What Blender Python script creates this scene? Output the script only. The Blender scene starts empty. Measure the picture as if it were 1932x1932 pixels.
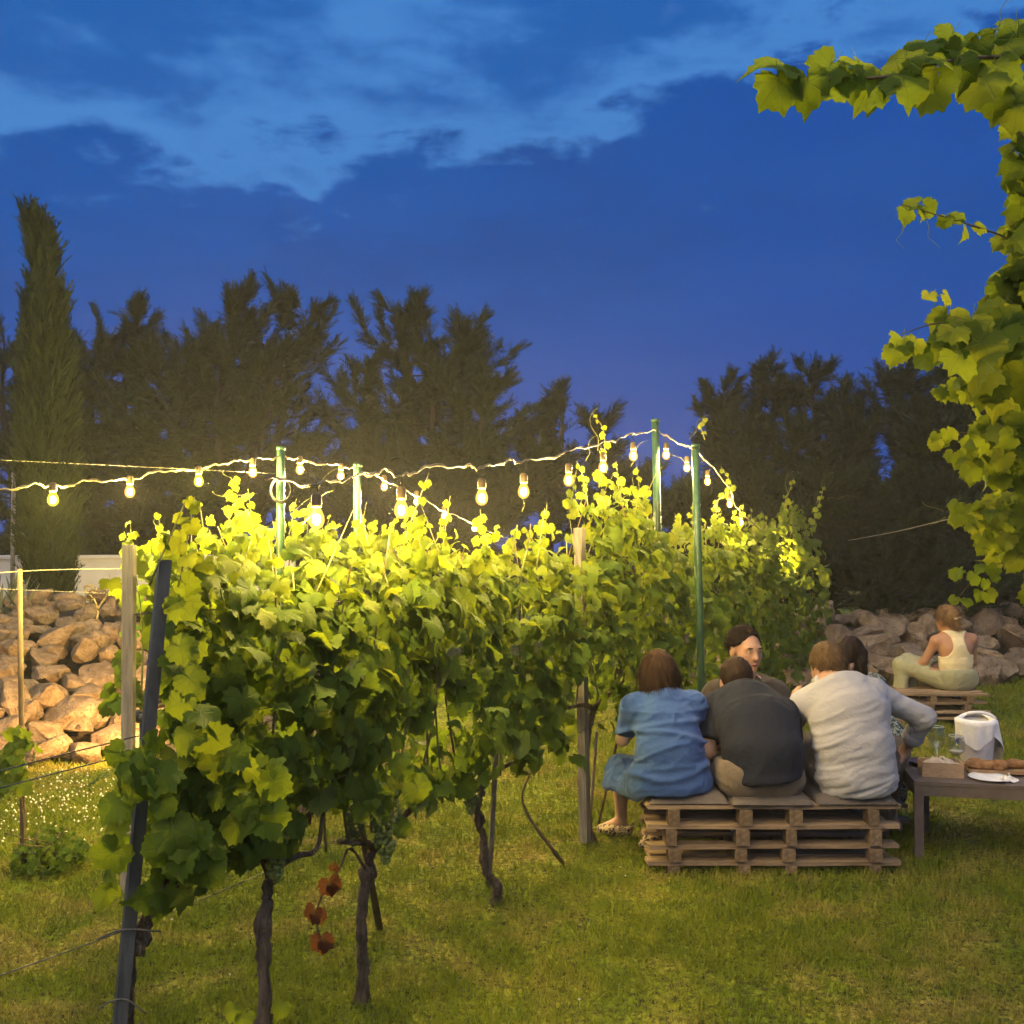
import bpy, math, random
import numpy as np
from mathutils import Vector, Matrix

random.seed(7)
RNG = np.random.default_rng(7)
R = math.radians
SC = bpy.context.scene
COL = SC.collection

# ------------------------------------------------------------------ camera
CAM_H = 1.6
PITCH = R(1.3)
F0 = 1932.0                      # focal length in units of the picture width 1932
cam_d = bpy.data.cameras.new('camera')
cam_d.sensor_width = 36.0
cam_d.lens = 36.0
cam_d.clip_start = 0.05
cam_d.clip_end = 400.0
cam = bpy.data.objects.new('camera', cam_d)
COL.objects.link(cam)
cam.location = (0, 0, CAM_H)
cam.rotation_euler = (R(90) + PITCH, 0, 0)
SC.camera = cam

# ------------------------------------------------------------------ world: dusk sky with cloud bank
world = bpy.data.worlds.new('World')
SC.world = world
world.use_nodes = True
SUN_EL, SUN_AZ = 55.0, 188.0     # soft light from high up behind the camera


def build_world():
    nt = world.node_tree
    nt.nodes.clear()
    N = nt.nodes.new
    L = nt.links.new

    def math_n(op, a, b=None, clamp=False):
        n = N('ShaderNodeMath'); n.operation = op; n.use_clamp = clamp
        for i, v in enumerate((a, b)):
            if v is None:
                continue
            if isinstance(v, (int, float)):
                n.inputs[i].default_value = v
            else:
                L(v, n.inputs[i])
        return n.outputs[0]

    def mixc(f, a, b):
        n = N('ShaderNodeMix'); n.data_type = 'RGBA'
        for i, v in ((0, f), (6, a), (7, b)):
            if isinstance(v, (int, float)):
                n.inputs[i].default_value = v
            elif isinstance(v, tuple):
                n.inputs[i].default_value = (*v, 1)
            else:
                L(v, n.inputs[i])
        return n.outputs[2]

    def ramp(v, a, b):
        n = N('ShaderNodeMapRange'); n.interpolation_type = 'SMOOTHSTEP'
        L(v, n.inputs[0]); n.inputs[1].default_value = a; n.inputs[2].default_value = b
        return n.outputs[0]

    tc = N('ShaderNodeTexCoord')
    sep = N('ShaderNodeSeparateXYZ'); L(tc.outputs['Generated'], sep.inputs[0])
    x, z = sep.outputs[0], sep.outputs[2]

    def noise(scale, detail, rough, sx, sz, off=0.0, dist=0.0):
        mp = N('ShaderNodeMapping'); mp.inputs['Scale'].default_value = (sx, sx, sz)
        mp.inputs['Location'].default_value = (off, off * .7, off * 1.3)
        mp.inputs['Rotation'].default_value = (0, R(-9), 0)
        L(tc.outputs['Generated'], mp.inputs[0])
        n = N('ShaderNodeTexNoise'); n.inputs['Scale'].default_value = scale
        n.inputs['Detail'].default_value = detail; n.inputs['Roughness'].default_value = rough
        n.inputs['Distortion'].default_value = dist
        L(mp.outputs[0], n.inputs[0])
        return n.outputs[0]

    sky = N('ShaderNodeTexSky'); sky.sky_type = 'NISHITA'; sky.sun_disc = False
    sky.sun_elevation = R(-4.5); sky.sun_rotation = R(SUN_AZ)
    skyt = N('ShaderNodeVectorMath'); skyt.operation = 'MULTIPLY'
    L(sky.outputs[0], skyt.inputs[0]); skyt.inputs[1].default_value = (0.04, 0.12, 0.30)

    clear = (0.052, 0.222, 0.60)
    n1 = noise(5.2, 9, .56, 1.0, 2.6, 3.1, .25)
    n2 = noise(17.0, 7, .58, 1.0, 2.3, 8.3, .2)
    n3 = noise(2.3, 4, .5, 1.0, 3.4, 1.7)
    # edge of the big dark bank: height falls to the left
    edge = math_n('ADD', z, math_n('MULTIPLY', math_n('SUBTRACT', n1, .5), .20))
    edge = math_n('ADD', edge, math_n('MULTIPLY', math_n('SUBTRACT', n2, .5), .11))
    edge = math_n('ADD', edge, math_n('MULTIPLY', x, -.16))
    above = ramp(edge, .352, .385)
    # loose cloud above the bank
    veil = math_n('ADD', math_n('MULTIPLY', n1, .55), math_n('MULTIPLY', n3, .45))
    veil = math_n('ADD', veil, math_n('MULTIPLY', math_n('SUBTRACT', n2, .5), .30))
    loose = ramp(veil, .40, .60)
    bank = mixc(ramp(z, .02, .30), (0.040, 0.080, 0.34), (0.0010, 0.083, 0.375))
    bank = mixc(math_n('MULTIPLY', ramp(x, -.15, .45), .75), bank, (0.0015, 0.062, 0.34))
    bank = mixc(math_n('MULTIPLY', ramp(n1, .40, .66), .35), bank, (0.010, 0.100, 0.42))
    slate = math_n('MULTIPLY', ramp(math_n('ADD', math_n('MULTIPLY', n3, .6), math_n('MULTIPLY', n1, .4)), .46, .62), ramp(z, .10, .24))
    bank = mixc(math_n('MULTIPLY', slate, .75), bank, (0.0010, 0.060, 0.290))
    high = mixc(math_n('MULTIPLY', loose, ramp(edge, .372, .440)), clear, (0.009, 0.112, 0.43))
    wisp = math_n('MULTIPLY', ramp(n2, .60, .76), ramp(n3, .50, .62))
    base = mixc(above, bank, high)
    base = mixc(math_n('MULTIPLY', wisp, .35), base, (0.085, 0.21, 0.52))
    add = N('ShaderNodeVectorMath'); add.operation = 'ADD'
    L(base, add.inputs[0]); L(skyt.outputs[0], add.inputs[1])
    bg = N('ShaderNodeBackground'); L(add.outputs[0], bg.inputs[0])
    bg.inputs[1].default_value = SKY_STRENGTH
    out = N('ShaderNodeOutputWorld'); L(bg.outputs[0], out.inputs[0])


SKY_STRENGTH = 0.5
EXPOSURE = 1.0
build_world()
world.cycles.sampling_method = 'MANUAL'
world.cycles.sample_map_resolution = 256

sun_d = bpy.data.lights.new('sun', 'SUN')
sun_d.energy = 1.22
sun_d.angle = R(70)
sun_d.color = (1.0, 0.87, 0.64)
sun = bpy.data.objects.new('sun', sun_d)
COL.objects.link(sun)
_az, _el = R(SUN_AZ), R(SUN_EL)
_dir = Vector((math.sin(_az) * math.cos(_el), math.cos(_az) * math.cos(_el), math.sin(_el)))
sun.rotation_euler = _dir.to_track_quat('Z', 'Y').to_euler()
BULB_L = 1300.0
BULB_LA = 3600.0                 # bulbs of the back string

SC.view_settings.view_transform = 'Standard'
SC.view_settings.look = 'None'
SC.view_settings.gamma = 1.0
SC.view_settings.exposure = EXPOSURE
SC.view_settings.use_curve_mapping = False
SC.render.engine = 'CYCLES'
cy = SC.cycles
cy.use_denoising = True
cy.max_bounces = 5
cy.diffuse_bounces = 2
cy.glossy_bounces = 2
cy.transmission_bounces = 6
cy.transparent_max_bounces = 12
cy.volume_bounces = 0
cy.sample_clamp_indirect = 3.0
cy.sample_clamp_direct = 0.0
cy.caustics_reflective = False
cy.caustics_refractive = False
cy.use_light_tree = True
cy.use_adaptive_sampling = True
cy.adaptive_threshold = 0.05
cy.adaptive_min_samples = 12


# ------------------------------------------------------------------ placing helpers
_cp, _sp = math.cos(PITCH), math.sin(PITCH)


def at(x, y, D):
    """world point seen at (x, y) of a 1932 wide picture, D metres in front of the camera"""
    u = (x - 966) / F0
    v = -(y - 966) / F0
    k = D / (_cp - v * _sp)
    return Vector((u * k, D, CAM_H + k * (_sp + v * _cp)))


def on_ground(x, y, z=0.0):
    u = (x - 966) / F0
    v = -(y - 966) / F0
    d = Vector((u, _cp - v * _sp, _sp + v * _cp))
    k = (z - CAM_H) / d.z
    return Vector((d.x * k, d.y * k, z))


def tag(o, label=None, cat=None, group=None, kind=None):
    if label: o['label'] = label
    if cat: o['category'] = cat
    if group: o['group'] = group
    if kind: o['kind'] = kind
    return o


def empty(name, loc=(0, 0, 0), parent=None):
    o = bpy.data.objects.new(name, None)
    COL.objects.link(o)
    o.location = loc
    o.empty_display_size = .1
    if parent: o.parent = parent
    return o


def link(name, me, parent=None, mat=None):
    o = bpy.data.objects.new(name, me)
    COL.objects.link(o)
    if parent is not None:
        o.parent = parent
        o.matrix_parent_inverse = Matrix.Translation(-parent.location)
    if mat is not None and len(me.materials) == 0:
        me.materials.append(mat)
    return o


def mesh_np(name, V, Fs, mat=None, smooth=True, uv=None, midx=None):
    """V (n,3); Fs array (m,k) or list of such arrays; uv per vertex (n,2)"""
    if not isinstance(Fs, list):
        Fs = [Fs]
    Fs = [np.asarray(f, dtype=np.int32) for f in Fs if len(f)]
    me = bpy.data.meshes.new(name)
    V = np.asarray(V, dtype=np.float32)
    me.vertices.add(len(V))
    me.vertices.foreach_set('co', V.ravel())
    loops = np.concatenate([f.ravel() for f in Fs])
    starts = []
    s = 0
    for f in Fs:
        k = f.shape[1]
        starts.append(s + np.arange(len(f), dtype=np.int32) * k)
        s += f.size
    starts = np.concatenate(starts).astype(np.int32)
    me.loops.add(len(loops))
    me.loops.foreach_set('vertex_index', loops.astype(np.int32))
    me.polygons.add(len(starts))
    me.polygons.foreach_set('loop_start', starts)
    me.polygons.foreach_set('use_smooth', np.full(len(starts), smooth, dtype=bool))
    if midx is not None:
        me.polygons.foreach_set('material_index', np.asarray(midx, dtype=np.int32))
    if uv is not None:
        ul = me.uv_layers.new(name='UVMap')
        ul.data.foreach_set('uv', np.asarray(uv, dtype=np.float32)[loops].ravel())
    me.update(calc_edges=True)
    if mat is not None:
        for m in (mat if isinstance(mat, (list, tuple)) else [mat]):
            me.materials.append(m)
    return me


class MB:
    """collects simple shapes into one mesh"""
    def __init__(self):
        self.v = []
        self.q = []
        self.t = []
        self.n = 0

    def add(self, V, quads=(), tris=()):
        V = np.asarray(V, dtype=float).reshape(-1, 3)
        self.v.append(V)
        if len(quads): self.q.append(np.asarray(quads, dtype=np.int32) + self.n)
        if len(tris): self.t.append(np.asarray(tris, dtype=np.int32) + self.n)
        self.n += len(V)
        return self

    def box(self, c, s, M=None, jit=0.0):
        c = np.array(c, float); s = np.array(s, float) / 2
        V = np.array([(x, y, z) for x in (-1, 1) for y in (-1, 1) for z in (-1, 1)], float) * s
        if jit: V += RNG.normal(0, jit, V.shape)
        if M is not None: V = V @ np.array(M.to_3x3()).T
        return self.add(V + c, [(0, 1, 3, 2), (4, 6, 7, 5), (0, 4, 5, 1), (2, 3, 7, 6), (0, 2, 6, 4), (1, 5, 7, 3)])

    def tube(self, pts, rad, n=6, cap=True, rough=0.0):
        P = np.asarray([tuple(p) for p in pts], float)
        m = len(P)
        rad = np.full(m, rad, float) if np.isscalar(rad) else np.asarray(rad, float)
        T = np.gradient(P, axis=0)
        T /= np.linalg.norm(T, axis=1)[:, None] + 1e-9
        ref = np.array((.31, .17, .93)) if abs(T[0, 2]) < .8 else np.array((.9, .3, .1))
        A = np.cross(T, ref); A /= np.linalg.norm(A, axis=1)[:, None] + 1e-9
        B = np.cross(T, A)
        a = np.arange(n) / n * 2 * math.pi
        rr = rad[:, None] * (1 + rough * RNG.normal(0, 1, (m, n)))
        V = P[:, None] + rr[..., None] * (np.cos(a)[None, :, None] * A[:, None] + np.sin(a)[None, :, None] * B[:, None])
        V = V.reshape(-1, 3)
        i = np.arange(m - 1)[:, None] * n
        j = np.arange(n)[None]
        j2 = (j + 1) % n
        q = np.stack([i + j, i + j2, i + n + j2, i + n + j], -1).reshape(-1, 4)
        tr = []
        if cap:
            V = np.vstack([V, P[:1], P[-1:]])
            c0, c1 = m * n, m * n + 1
            for k in range(n):
                tr.append((c0, (k + 1) % n, k))
                tr.append((c1, (m - 1) * n + k, (m - 1) * n + (k + 1) % n))
        return self.add(V, q, tr)

    def lathe(self, prof, c=(0, 0, 0), n=16, axis=None):
        prof = np.asarray(prof, float)
        m = len(prof)
        a = np.arange(n) / n * 2 * math.pi
        V = np.stack([prof[:, :1] * np.cos(a), prof[:, :1] * np.sin(a), np.repeat(prof[:, 1:], n, 1)], -1).reshape(-1, 3)
        if axis is not None: V = V @ np.array(axis.to_3x3()).T
        i = np.arange(m - 1)[:, None] * n
        j = np.arange(n)[None]
        q = np.stack([i + j, i + (j + 1) % n, i + n + (j + 1) % n, i + n + j], -1).reshape(-1, 4)
        return self.add(V + np.array(c, float), q)

    def mesh(self, name, mat=None, smooth=True):
        V = np.vstack(self.v)
        fs = []
        if self.q: fs.append(np.vstack(self.q))
        if self.t: fs.append(np.vstack(self.t))
        return mesh_np(name, V, fs, mat, smooth)

    def build(self, name, mat, parent=None, smooth=True):
        return link(name, self.mesh(name, mat, smooth), parent)


def curve(pts, n):
    """Catmull-Rom through the points"""
    P = [np.array(tuple(p), float) for p in pts]
    P = [2 * P[0] - P[1]] + P + [2 * P[-1] - P[-2]]
    out = []
    segs = len(P) - 3
    for k in range(n):
        t = k / (n - 1) * segs
        i = min(int(t), segs - 1)
        t -= i
        a, b, c, d = P[i:i + 4]
        out.append(.5 * ((2 * b) + (c - a) * t + (2 * a - 5 * b + 4 * c - d) * t * t + (3 * b - a - 3 * c + d) * t ** 3))
    return np.array(out)


def vnoise(P, seed=0):
    """smooth value noise -1..1 on (n,3) points"""
    P = np.asarray(P, float)
    i = np.floor(P).astype(np.int64)
    f = P - i
    f = f * f * (3 - 2 * f)
    out = 0
    for dx in (0, 1):
        for dy in (0, 1):
            for dz in (0, 1):
                h = (i[..., 0] + dx) * 374761393 + (i[..., 1] + dy) * 668265263 + (i[..., 2] + dz) * 2147483647 + seed * 974711
                h = (h ^ (h >> 13)) * 1274126177
                h = (h ^ (h >> 16)) & 0xffff
                w = (f[..., 0] if dx else 1 - f[..., 0]) * (f[..., 1] if dy else 1 - f[..., 1]) * (f[..., 2] if dz else 1 - f[..., 2])
                out = out + w * (h / 32767.5 - 1)
    return out


# ------------------------------------------------------------------ materials
MATS = {}


class NT:
    def __init__(self, name):
        self.m = bpy.data.materials.new(name)
        self.m.use_nodes = True
        self.t = self.m.node_tree
        self.b = self.t.nodes['Principled BSDF']
        self.out = self.t.nodes['Material Output']

    def n(self, kind, **kw):
        n = self.t.nodes.new('ShaderNode' + kind)
        for k, v in kw.items():
            if k in n.inputs.keys():
                i = n.inputs[k]
                if isinstance(v, bpy.types.NodeSocket): self.t.links.new(v, i)
                else: i.default_value = (*v, 1) if isinstance(v, tuple) and len(v) == 3 and i.type == 'RGBA' else v
            else:
                setattr(n, k, v)
        return n

    def l(self, a, b): self.t.links.new(a, b)

    def math(self, op, a, b=0.0, clamp=False):
        n = self.t.nodes.new('ShaderNodeMath'); n.operation = op; n.use_clamp = clamp
        for i, v in enumerate((a, b)):
            if isinstance(v, (int, float)): n.inputs[i].default_value = v
            else: self.l(v, n.inputs[i])
        return n.outputs[0]

    def mix(self, f, a, b, mode='MIX'):
        n = self.t.nodes.new('ShaderNodeMix'); n.data_type = 'RGBA'; n.blend_type = mode
        for i, v in ((0, f), (6, a), (7, b)):
            if isinstance(v, (int, float)): n.inputs[i].default_value = v
            elif isinstance(v, tuple): n.inputs[i].default_value = (*v, 1)
            else: self.l(v, n.inputs[i])
        return n.outputs[2]

    def ramp(self, v, a, b, lo=0.0, hi=1.0):
        n = self.t.nodes.new('ShaderNodeMapRange'); n.interpolation_type = 'SMOOTHSTEP'
        self.l(v, n.inputs[0])
        for i, q in ((1, a), (2, b), (3, lo), (4, hi)): n.inputs[i].default_value = q
        return n.outputs[0]

    def coords(self, kind='Object', scale=(1, 1, 1)):
        tc = self.t.nodes.new('ShaderNodeTexCoord')
        mp = self.t.nodes.new('ShaderNodeMapping'); mp.inputs['Scale'].default_value = scale
        self.l(tc.outputs[kind], mp.inputs[0])
        return mp.outputs[0]

    def noise(self, co, scale, detail=4, rough=.55, dist=0.0):
        n = self.t.nodes.new('ShaderNodeTexNoise')
        if co is not None: self.l(co, n.inputs['Vector'])
        n.inputs['Scale'].default_value = scale; n.inputs['Detail'].default_value = detail
        n.inputs['Roughness'].default_value = rough; n.inputs['Distortion'].default_value = dist
        return n.outputs[0]

    def bump(self, h, strength=.4, dist=.01):
        n = self.t.nodes.new('ShaderNodeBump'); n.inputs['Strength'].default_value = strength
        n.inputs['Distance'].default_value = dist
        self.l(h, n.inputs['Height'])
        self.l(n.outputs[0], self.b.inputs['Normal'])

    def set(self, col=None, rough=None, spec=None, metal=None):
        if col is not None:
            i = self.b.inputs['Base Color']
            if isinstance(col, tuple): i.default_value = (*col, 1)
            else: self.l(col, i)
        if rough is not None:
            i = self.b.inputs['Roughness']
            if isinstance(rough, (int, float)): i.default_value = rough
            else: self.l(rough, i)
        if spec is not None: self.b.inputs['Specular IOR Level'].default_value = spec
        if metal is not None: self.b.inputs['Metallic'].default_value = metal
        return self


def mat_mottled(name, c1, c2, scale=8, rough=.8, bump=.3, stretch=(1, 1, 1), dist=.01, detail=6, spec=.3, kind='Object', metal=0.0, per_object=0.0):
    m = NT(name)
    co = m.coords(kind, stretch)
    n = m.noise(co, scale, detail, .62)
    f = m.ramp(n, .3, .7)
    col = m.mix(f, c1, c2)
    if per_object:
        oi = m.n('ObjectInfo')
        col = m.mix(m.math('MULTIPLY', oi.outputs['Random'], per_object), col, tuple(c * .45 for c in c1))
    m.set(col, rough, spec, metal)
    if bump: m.bump(m.noise(co, scale * 3.1, 5, .6), bump, dist)
    MATS[name] = m.m
    return m.m


def mat_leaf(name, dark, light, trans, vein):
    m = NT(name)
    uv = m.n('UVMap').outputs[0]
    sep = m.n('SeparateXYZ', Vector=uv)
    x, y = sep.outputs[0], sep.outputs[1]
    r = m.math('SQRT', m.math('ADD', m.math('MULTIPLY', x, x), m.math('MULTIPLY', y, y)))
    th = m.math('ABSOLUTE', m.math('ARCTAN2', y, x))
    q = R(52)
    # distance from the five main veins
    d1 = m.math('SUBTRACT', m.math('MODULO', m.math('ADD', th, q / 2), q), q / 2)
    d1a = m.math('ABSOLUTE', d1)
    dv = m.math('MULTIPLY', d1a, r)
    v1 = m.ramp(dv, .006, .022, 1, 0)
    # side veins
    w = m.math('ABSOLUTE', m.math('SUBTRACT', m.math('FRACT', m.math('MULTIPLY', m.math('SUBTRACT', r, m.math('MULTIPLY', d1a, .32)), 9.0)), .5))
    v2 = m.math('MULTIPLY', m.ramp(w, .02, .10, 1, 0), m.ramp(r, .08, .2))
    veins = m.math('MAXIMUM', v1, m.math('MULTIPLY', v2, .4))
    ri = m.n('NewGeometry').outputs['Random Per Island']
    oi = m.n('ObjectInfo').outputs['Random']
    rnd = m.math('FRACT', m.math('ADD', ri, oi))
    co = m.coords('Object')
    mott = m.noise(uv, 6, 4, .6)
    f = m.math('ADD', m.math('MULTIPLY', rnd, .75), m.math('MULTIPLY', mott, .35))
    col = m.mix(f, dark, light)
    col = m.mix(m.math('MULTIPLY', veins, .55), col, vein)
    brown = m.math('MULTIPLY', m.ramp(m.noise(uv, 3.1, 3, .6), .62, .74), m.ramp(rnd, .72, .95))
    col = m.mix(m.math('MULTIPLY', brown, .7), col, (.16, .10, .03))
    back = m.n('NewGeometry').outputs['Backfacing']
    colb = m.mix(.35, col, (.16, .19, .10))
    colf = m.mix(back, col, colb)
    m.set(colf, .6, .12)
    hgt = m.math('ADD', m.math('MULTIPLY', veins, -.6), m.math('MULTIPLY', m.noise(uv, 16, 3, .5), .5))
    m.bump(hgt, .55, .012)
    tr = m.n('BsdfTranslucent')
    tcol = m.mix(.75, col, trans)
    tcol = m.mix(m.math('MULTIPLY', veins, .5), tcol, (.10, .13, .01))
    m.l(tcol, tr.inputs[0])
    ms = m.n('MixShader'); ms.inputs[0].default_value = .46
    m.l(m.b.outputs[0], ms.inputs[1]); m.l(tr.outputs[0], ms.inputs[2])
    m.l(ms.outputs[0], m.out.inputs[0])
    MATS[name] = m.m
    return m.m


LEAF_M = [mat_leaf('leaf_mature', (.046, .088, .010), (.108, .162, .014), (.225, .295, .010), (.13, .19, .035)),
          mat_leaf('leaf_mid', (.068, .112, .011), (.140, .190, .015), (.285, .335, .011), (.17, .23, .045)),
          mat_leaf('leaf_young', (.115, .160, .013), (.185, .215, .020), (.345, .365, .014), (.21, .27, .05)),
          mat_leaf('leaf_withered', (.075, .026, .014), (.15, .052, .022), (.14, .045, .012), (.13, .06, .035))]


def mat_conifer(name, dark, light):
    m = NT(name)
    ri = m.n('NewGeometry').outputs['Random Per Island']
    n = m.noise(m.coords('Object'), 1.6, 4, .6)
    f = m.math('ADD', m.math('MULTIPLY', ri, .5), m.math('MULTIPLY', n, .5))
    col = m.mix(f, dark, light)
    m.set(col, .75, .15)
    tr = m.n('BsdfTranslucent'); m.l(col, tr.inputs[0])
    ms = m.n('MixShader'); ms.inputs[0].default_value = .25
    m.l(m.b.outputs[0], ms.inputs[1]); m.l(tr.outputs[0], ms.inputs[2])
    m.l(ms.outputs[0], m.out.inputs[0])
    MATS[name] = m.m
    return m.m


CONIFER = mat_conifer('conifer_sprays', (.008, .015, .006), (.036, .050, .018))
CYPRESS = mat_conifer('cypress_sprays', (.014, .024, .008), (.054, .074, .022))
BARK = mat_mottled('vine_bark', (.085, .058, .038), (.26, .185, .12), 34, .95, 1.0, (1, 1, .16), .03, detail=8, spec=.1)
CANE = mat_mottled('vine_cane', (.09, .06, .03), (.17, .12, .055), 20, .8, .4, (1, 1, .3))
SHOOT = mat_mottled('vine_shoot', (.13, .15, .035), (.24, .22, .07), 20, .6, .2)
TREE_BARK = mat_mottled('tree_bark', (.014, .011, .008), (.035, .027, .020), 6, .95, .8, (1, 1, .2), .03)
IRON = mat_mottled('dark_post_steel', (.042, .042, .045), (.10, .098, .098), 30, .55, .3, (1, 1, .2), .004, spec=.5)
WIRE = mat_mottled('trellis_wire_steel', (.10, .09, .075), (.20, .18, .15), 40, .55, 0, metal=.5)
POSTWOOD = mat_mottled('weathered_post_wood', (.22, .18, .125), (.36, .305, .21), 10, .85, .7, (6, 6, .5), .006)
GREYWOOD = mat_mottled('grey_post_wood', (.16, .135, .105), (.30, .26, .20), 10, .85, .7, (6, 6, .5), .006)
GREENPOLE = mat_mottled('green_coated_steel', (.022, .062, .026), (.045, .095, .042), 30, .38, .1, spec=.5)
PALLET = mat_mottled('pallet_wood', (.20, .130, .074), (.42, .290, .165), 7, .85, .8, (.6, 7, 7), .006, per_object=.55)
PALLETB = mat_mottled('pallet_block_wood', (.145, .094, .053), (.31, .210, .120), 14, .9, .8, (3, 3, 3), .006, per_object=.5)
CUSHION = mat_mottled('cushion_fabric', (.10, .080, .065), (.15, .12, .095), 120, .95, .5, dist=.003)
TABLEM = mat_mottled('table_painted_metal', (.125, .088, .062), (.165, .120, .086), 18, .55, .15, spec=.4)
WHITEWALL = mat_mottled('white_rendered_wall', (.50, .47, .45), (.60, .57, .55), 3, .9, .4, dist=.006)
GRAPE = mat_mottled('unripe_grape_skin', (.13, .165, .030), (.22, .25, .055), 22, .38, 0, spec=.5)
CABLE = mat_mottled('light_cable_rubber', (.20, .16, .09), (.30, .25, .15), 30, .55, .1)
SOCKET = mat_mottled('bulb_socket_plastic', (.10, .07, .03), (.16, .11, .05), 30, .45, .1)
BLACKRUB = mat_mottled('black_rubber', (.012, .012, .012), (.025, .025, .025), 30, .55, .1)
EARTH = mat_mottled('bank_earth', (.030, .022, .015), (.075, .055, .038), 5, .95, .8, dist=.03)


def mat_rock():
    m = NT('limestone')
    co = m.coords('Object')
    oi = m.n('ObjectInfo').outputs['Random']
    off = m.n('VectorMath', operation='ADD'); m.l(co, off.inputs[0])
    cmb = m.n('CombineXYZ'); m.l(m.math('MULTIPLY', oi, 37.0), cmb.inputs[0]); m.l(m.math('MULTIPLY', oi, 11.0), cmb.inputs[1])
    m.l(cmb.outputs[0], off.inputs[1]); co = off.outputs[0]
    big = m.noise(co, 2.2, 5, .6); fine = m.noise(co, 9, 8, .68); pits = m.noise(co, 22, 4, .6)
    col = m.mix(m.ramp(big, .32, .68), (.185, .120, .068), (.37, .270, .170))
    col = m.mix(m.math('MULTIPLY', m.ramp(fine, .48, .72), .6), col, (.11, .078, .054))
    col = m.mix(m.ramp(pits, .60, .70), col, (.07, .05, .036))
    col = m.mix(m.math('MULTIPLY', oi, .35), col, (.13, .10, .082))
    m.set(col, .92, .2)
    h = m.math('ADD', m.math('MULTIPLY', fine, .8), m.math('MULTIPLY', m.ramp(pits, .55, .7), -.5))
    m.bump(h, .9, .05)
    return m.m


ROCK = mat_rock()


def mat_emit(name, col, strength):
    m = NT(name)
    m.b.inputs['Base Color'].default_value = (.8, .7, .5, 1)
    m.b.inputs['Emission Color'].default_value = (*col, 1)
    m.b.inputs['Emission Strength'].default_value = strength
    return m.m


def mat_envelope(name, glow):
    """clear bulb glass with a faint even glow"""
    m = NT(name)
    tr = m.n('BsdfTransparent')
    em = m.n('Emission'); em.inputs[0].default_value = (*glow, 1); em.inputs[1].default_value = 1.5  # emission put into the glass as a golden halo round the filament
    ms = m.n('MixShader'); ms.inputs[0].default_value = .42
    m.l(tr.outputs[0], ms.inputs[1]); m.l(em.outputs[0], ms.inputs[2]); m.l(ms.outputs[0], m.out.inputs[0])
    m.m.cycles.emission_sampling = 'NONE'
    return m.m


AMBER = (1.0, .72, .26)
BULB_WARM = mat_emit('filament_amber', AMBER, BULB_L * 4.0)
BULB_WARM_A = mat_emit('filament_amber_back_string', AMBER, BULB_LA * 4.0)
BULB_YEL = mat_emit('filament_yellow', (1.0, .85, .16), BULB_LA * 3.6)
ENV_AMBER = mat_envelope('bulb_glass_amber_halo', (1.0, .50, .09))
ENV_YEL = mat_envelope('bulb_glass_yellow_halo', (1.0, .86, .06))


def mat_grass(name, ground=False):
    m = NT(name)
    geo = m.n('NewGeometry')
    pos = m.n('Mapping'); m.l(geo.outputs['Position'], pos.inputs[0])
    P = pos.outputs[0]
    big = m.noise(P, .9, 4, .6); mid = m.noise(P, 4.2, 5, .65); fin = m.noise(P, 38, 4, .7)
    g = m.mix(m.ramp(mid, .3, .7), (.126, .170, .010), (.235, .250, .017))
    dry = m.math('MULTIPLY', m.ramp(m.math('ADD', m.math('MULTIPLY', big, .5), m.math('MULTIPLY', mid, .5)), .48, .62), .85)
    g = m.mix(dry, g, (.31, .24, .060))
    if ground:
        g = m.mix(m.ramp(fin, .42, .62), g, (.045, .040, .014))
    else:
        ri = geo.outputs['Random Per Island']
        g = m.mix(m.math('MULTIPLY', m.ramp(ri, .45, 1.0), .40), g, (.21, .20, .045))
        g = m.mix(m.math('MULTIPLY', m.ramp(ri, .0, .3, 1, 0), .5), g, (.035, .055, .010))
    m.set(g, .8 if ground else .6, .08)
    if ground:
        m.bump(fin, .8, .03)
    else:
        tr = m.n('BsdfTranslucent'); m.l(m.mix(.5, g, (.20, .22, .02)), tr.inputs[0])
        ms = m.n('MixShader'); ms.inputs[0].default_value = .3
        m.l(m.b.outputs[0], ms.inputs[1]); m.l(tr.outputs[0], ms.inputs[2])
        m.l(ms.outputs[0], m.out.inputs[0])
    return m.m


LAWN = mat_grass('lawn_turf', True)
BLADE = mat_grass('grass_blades')

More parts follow.
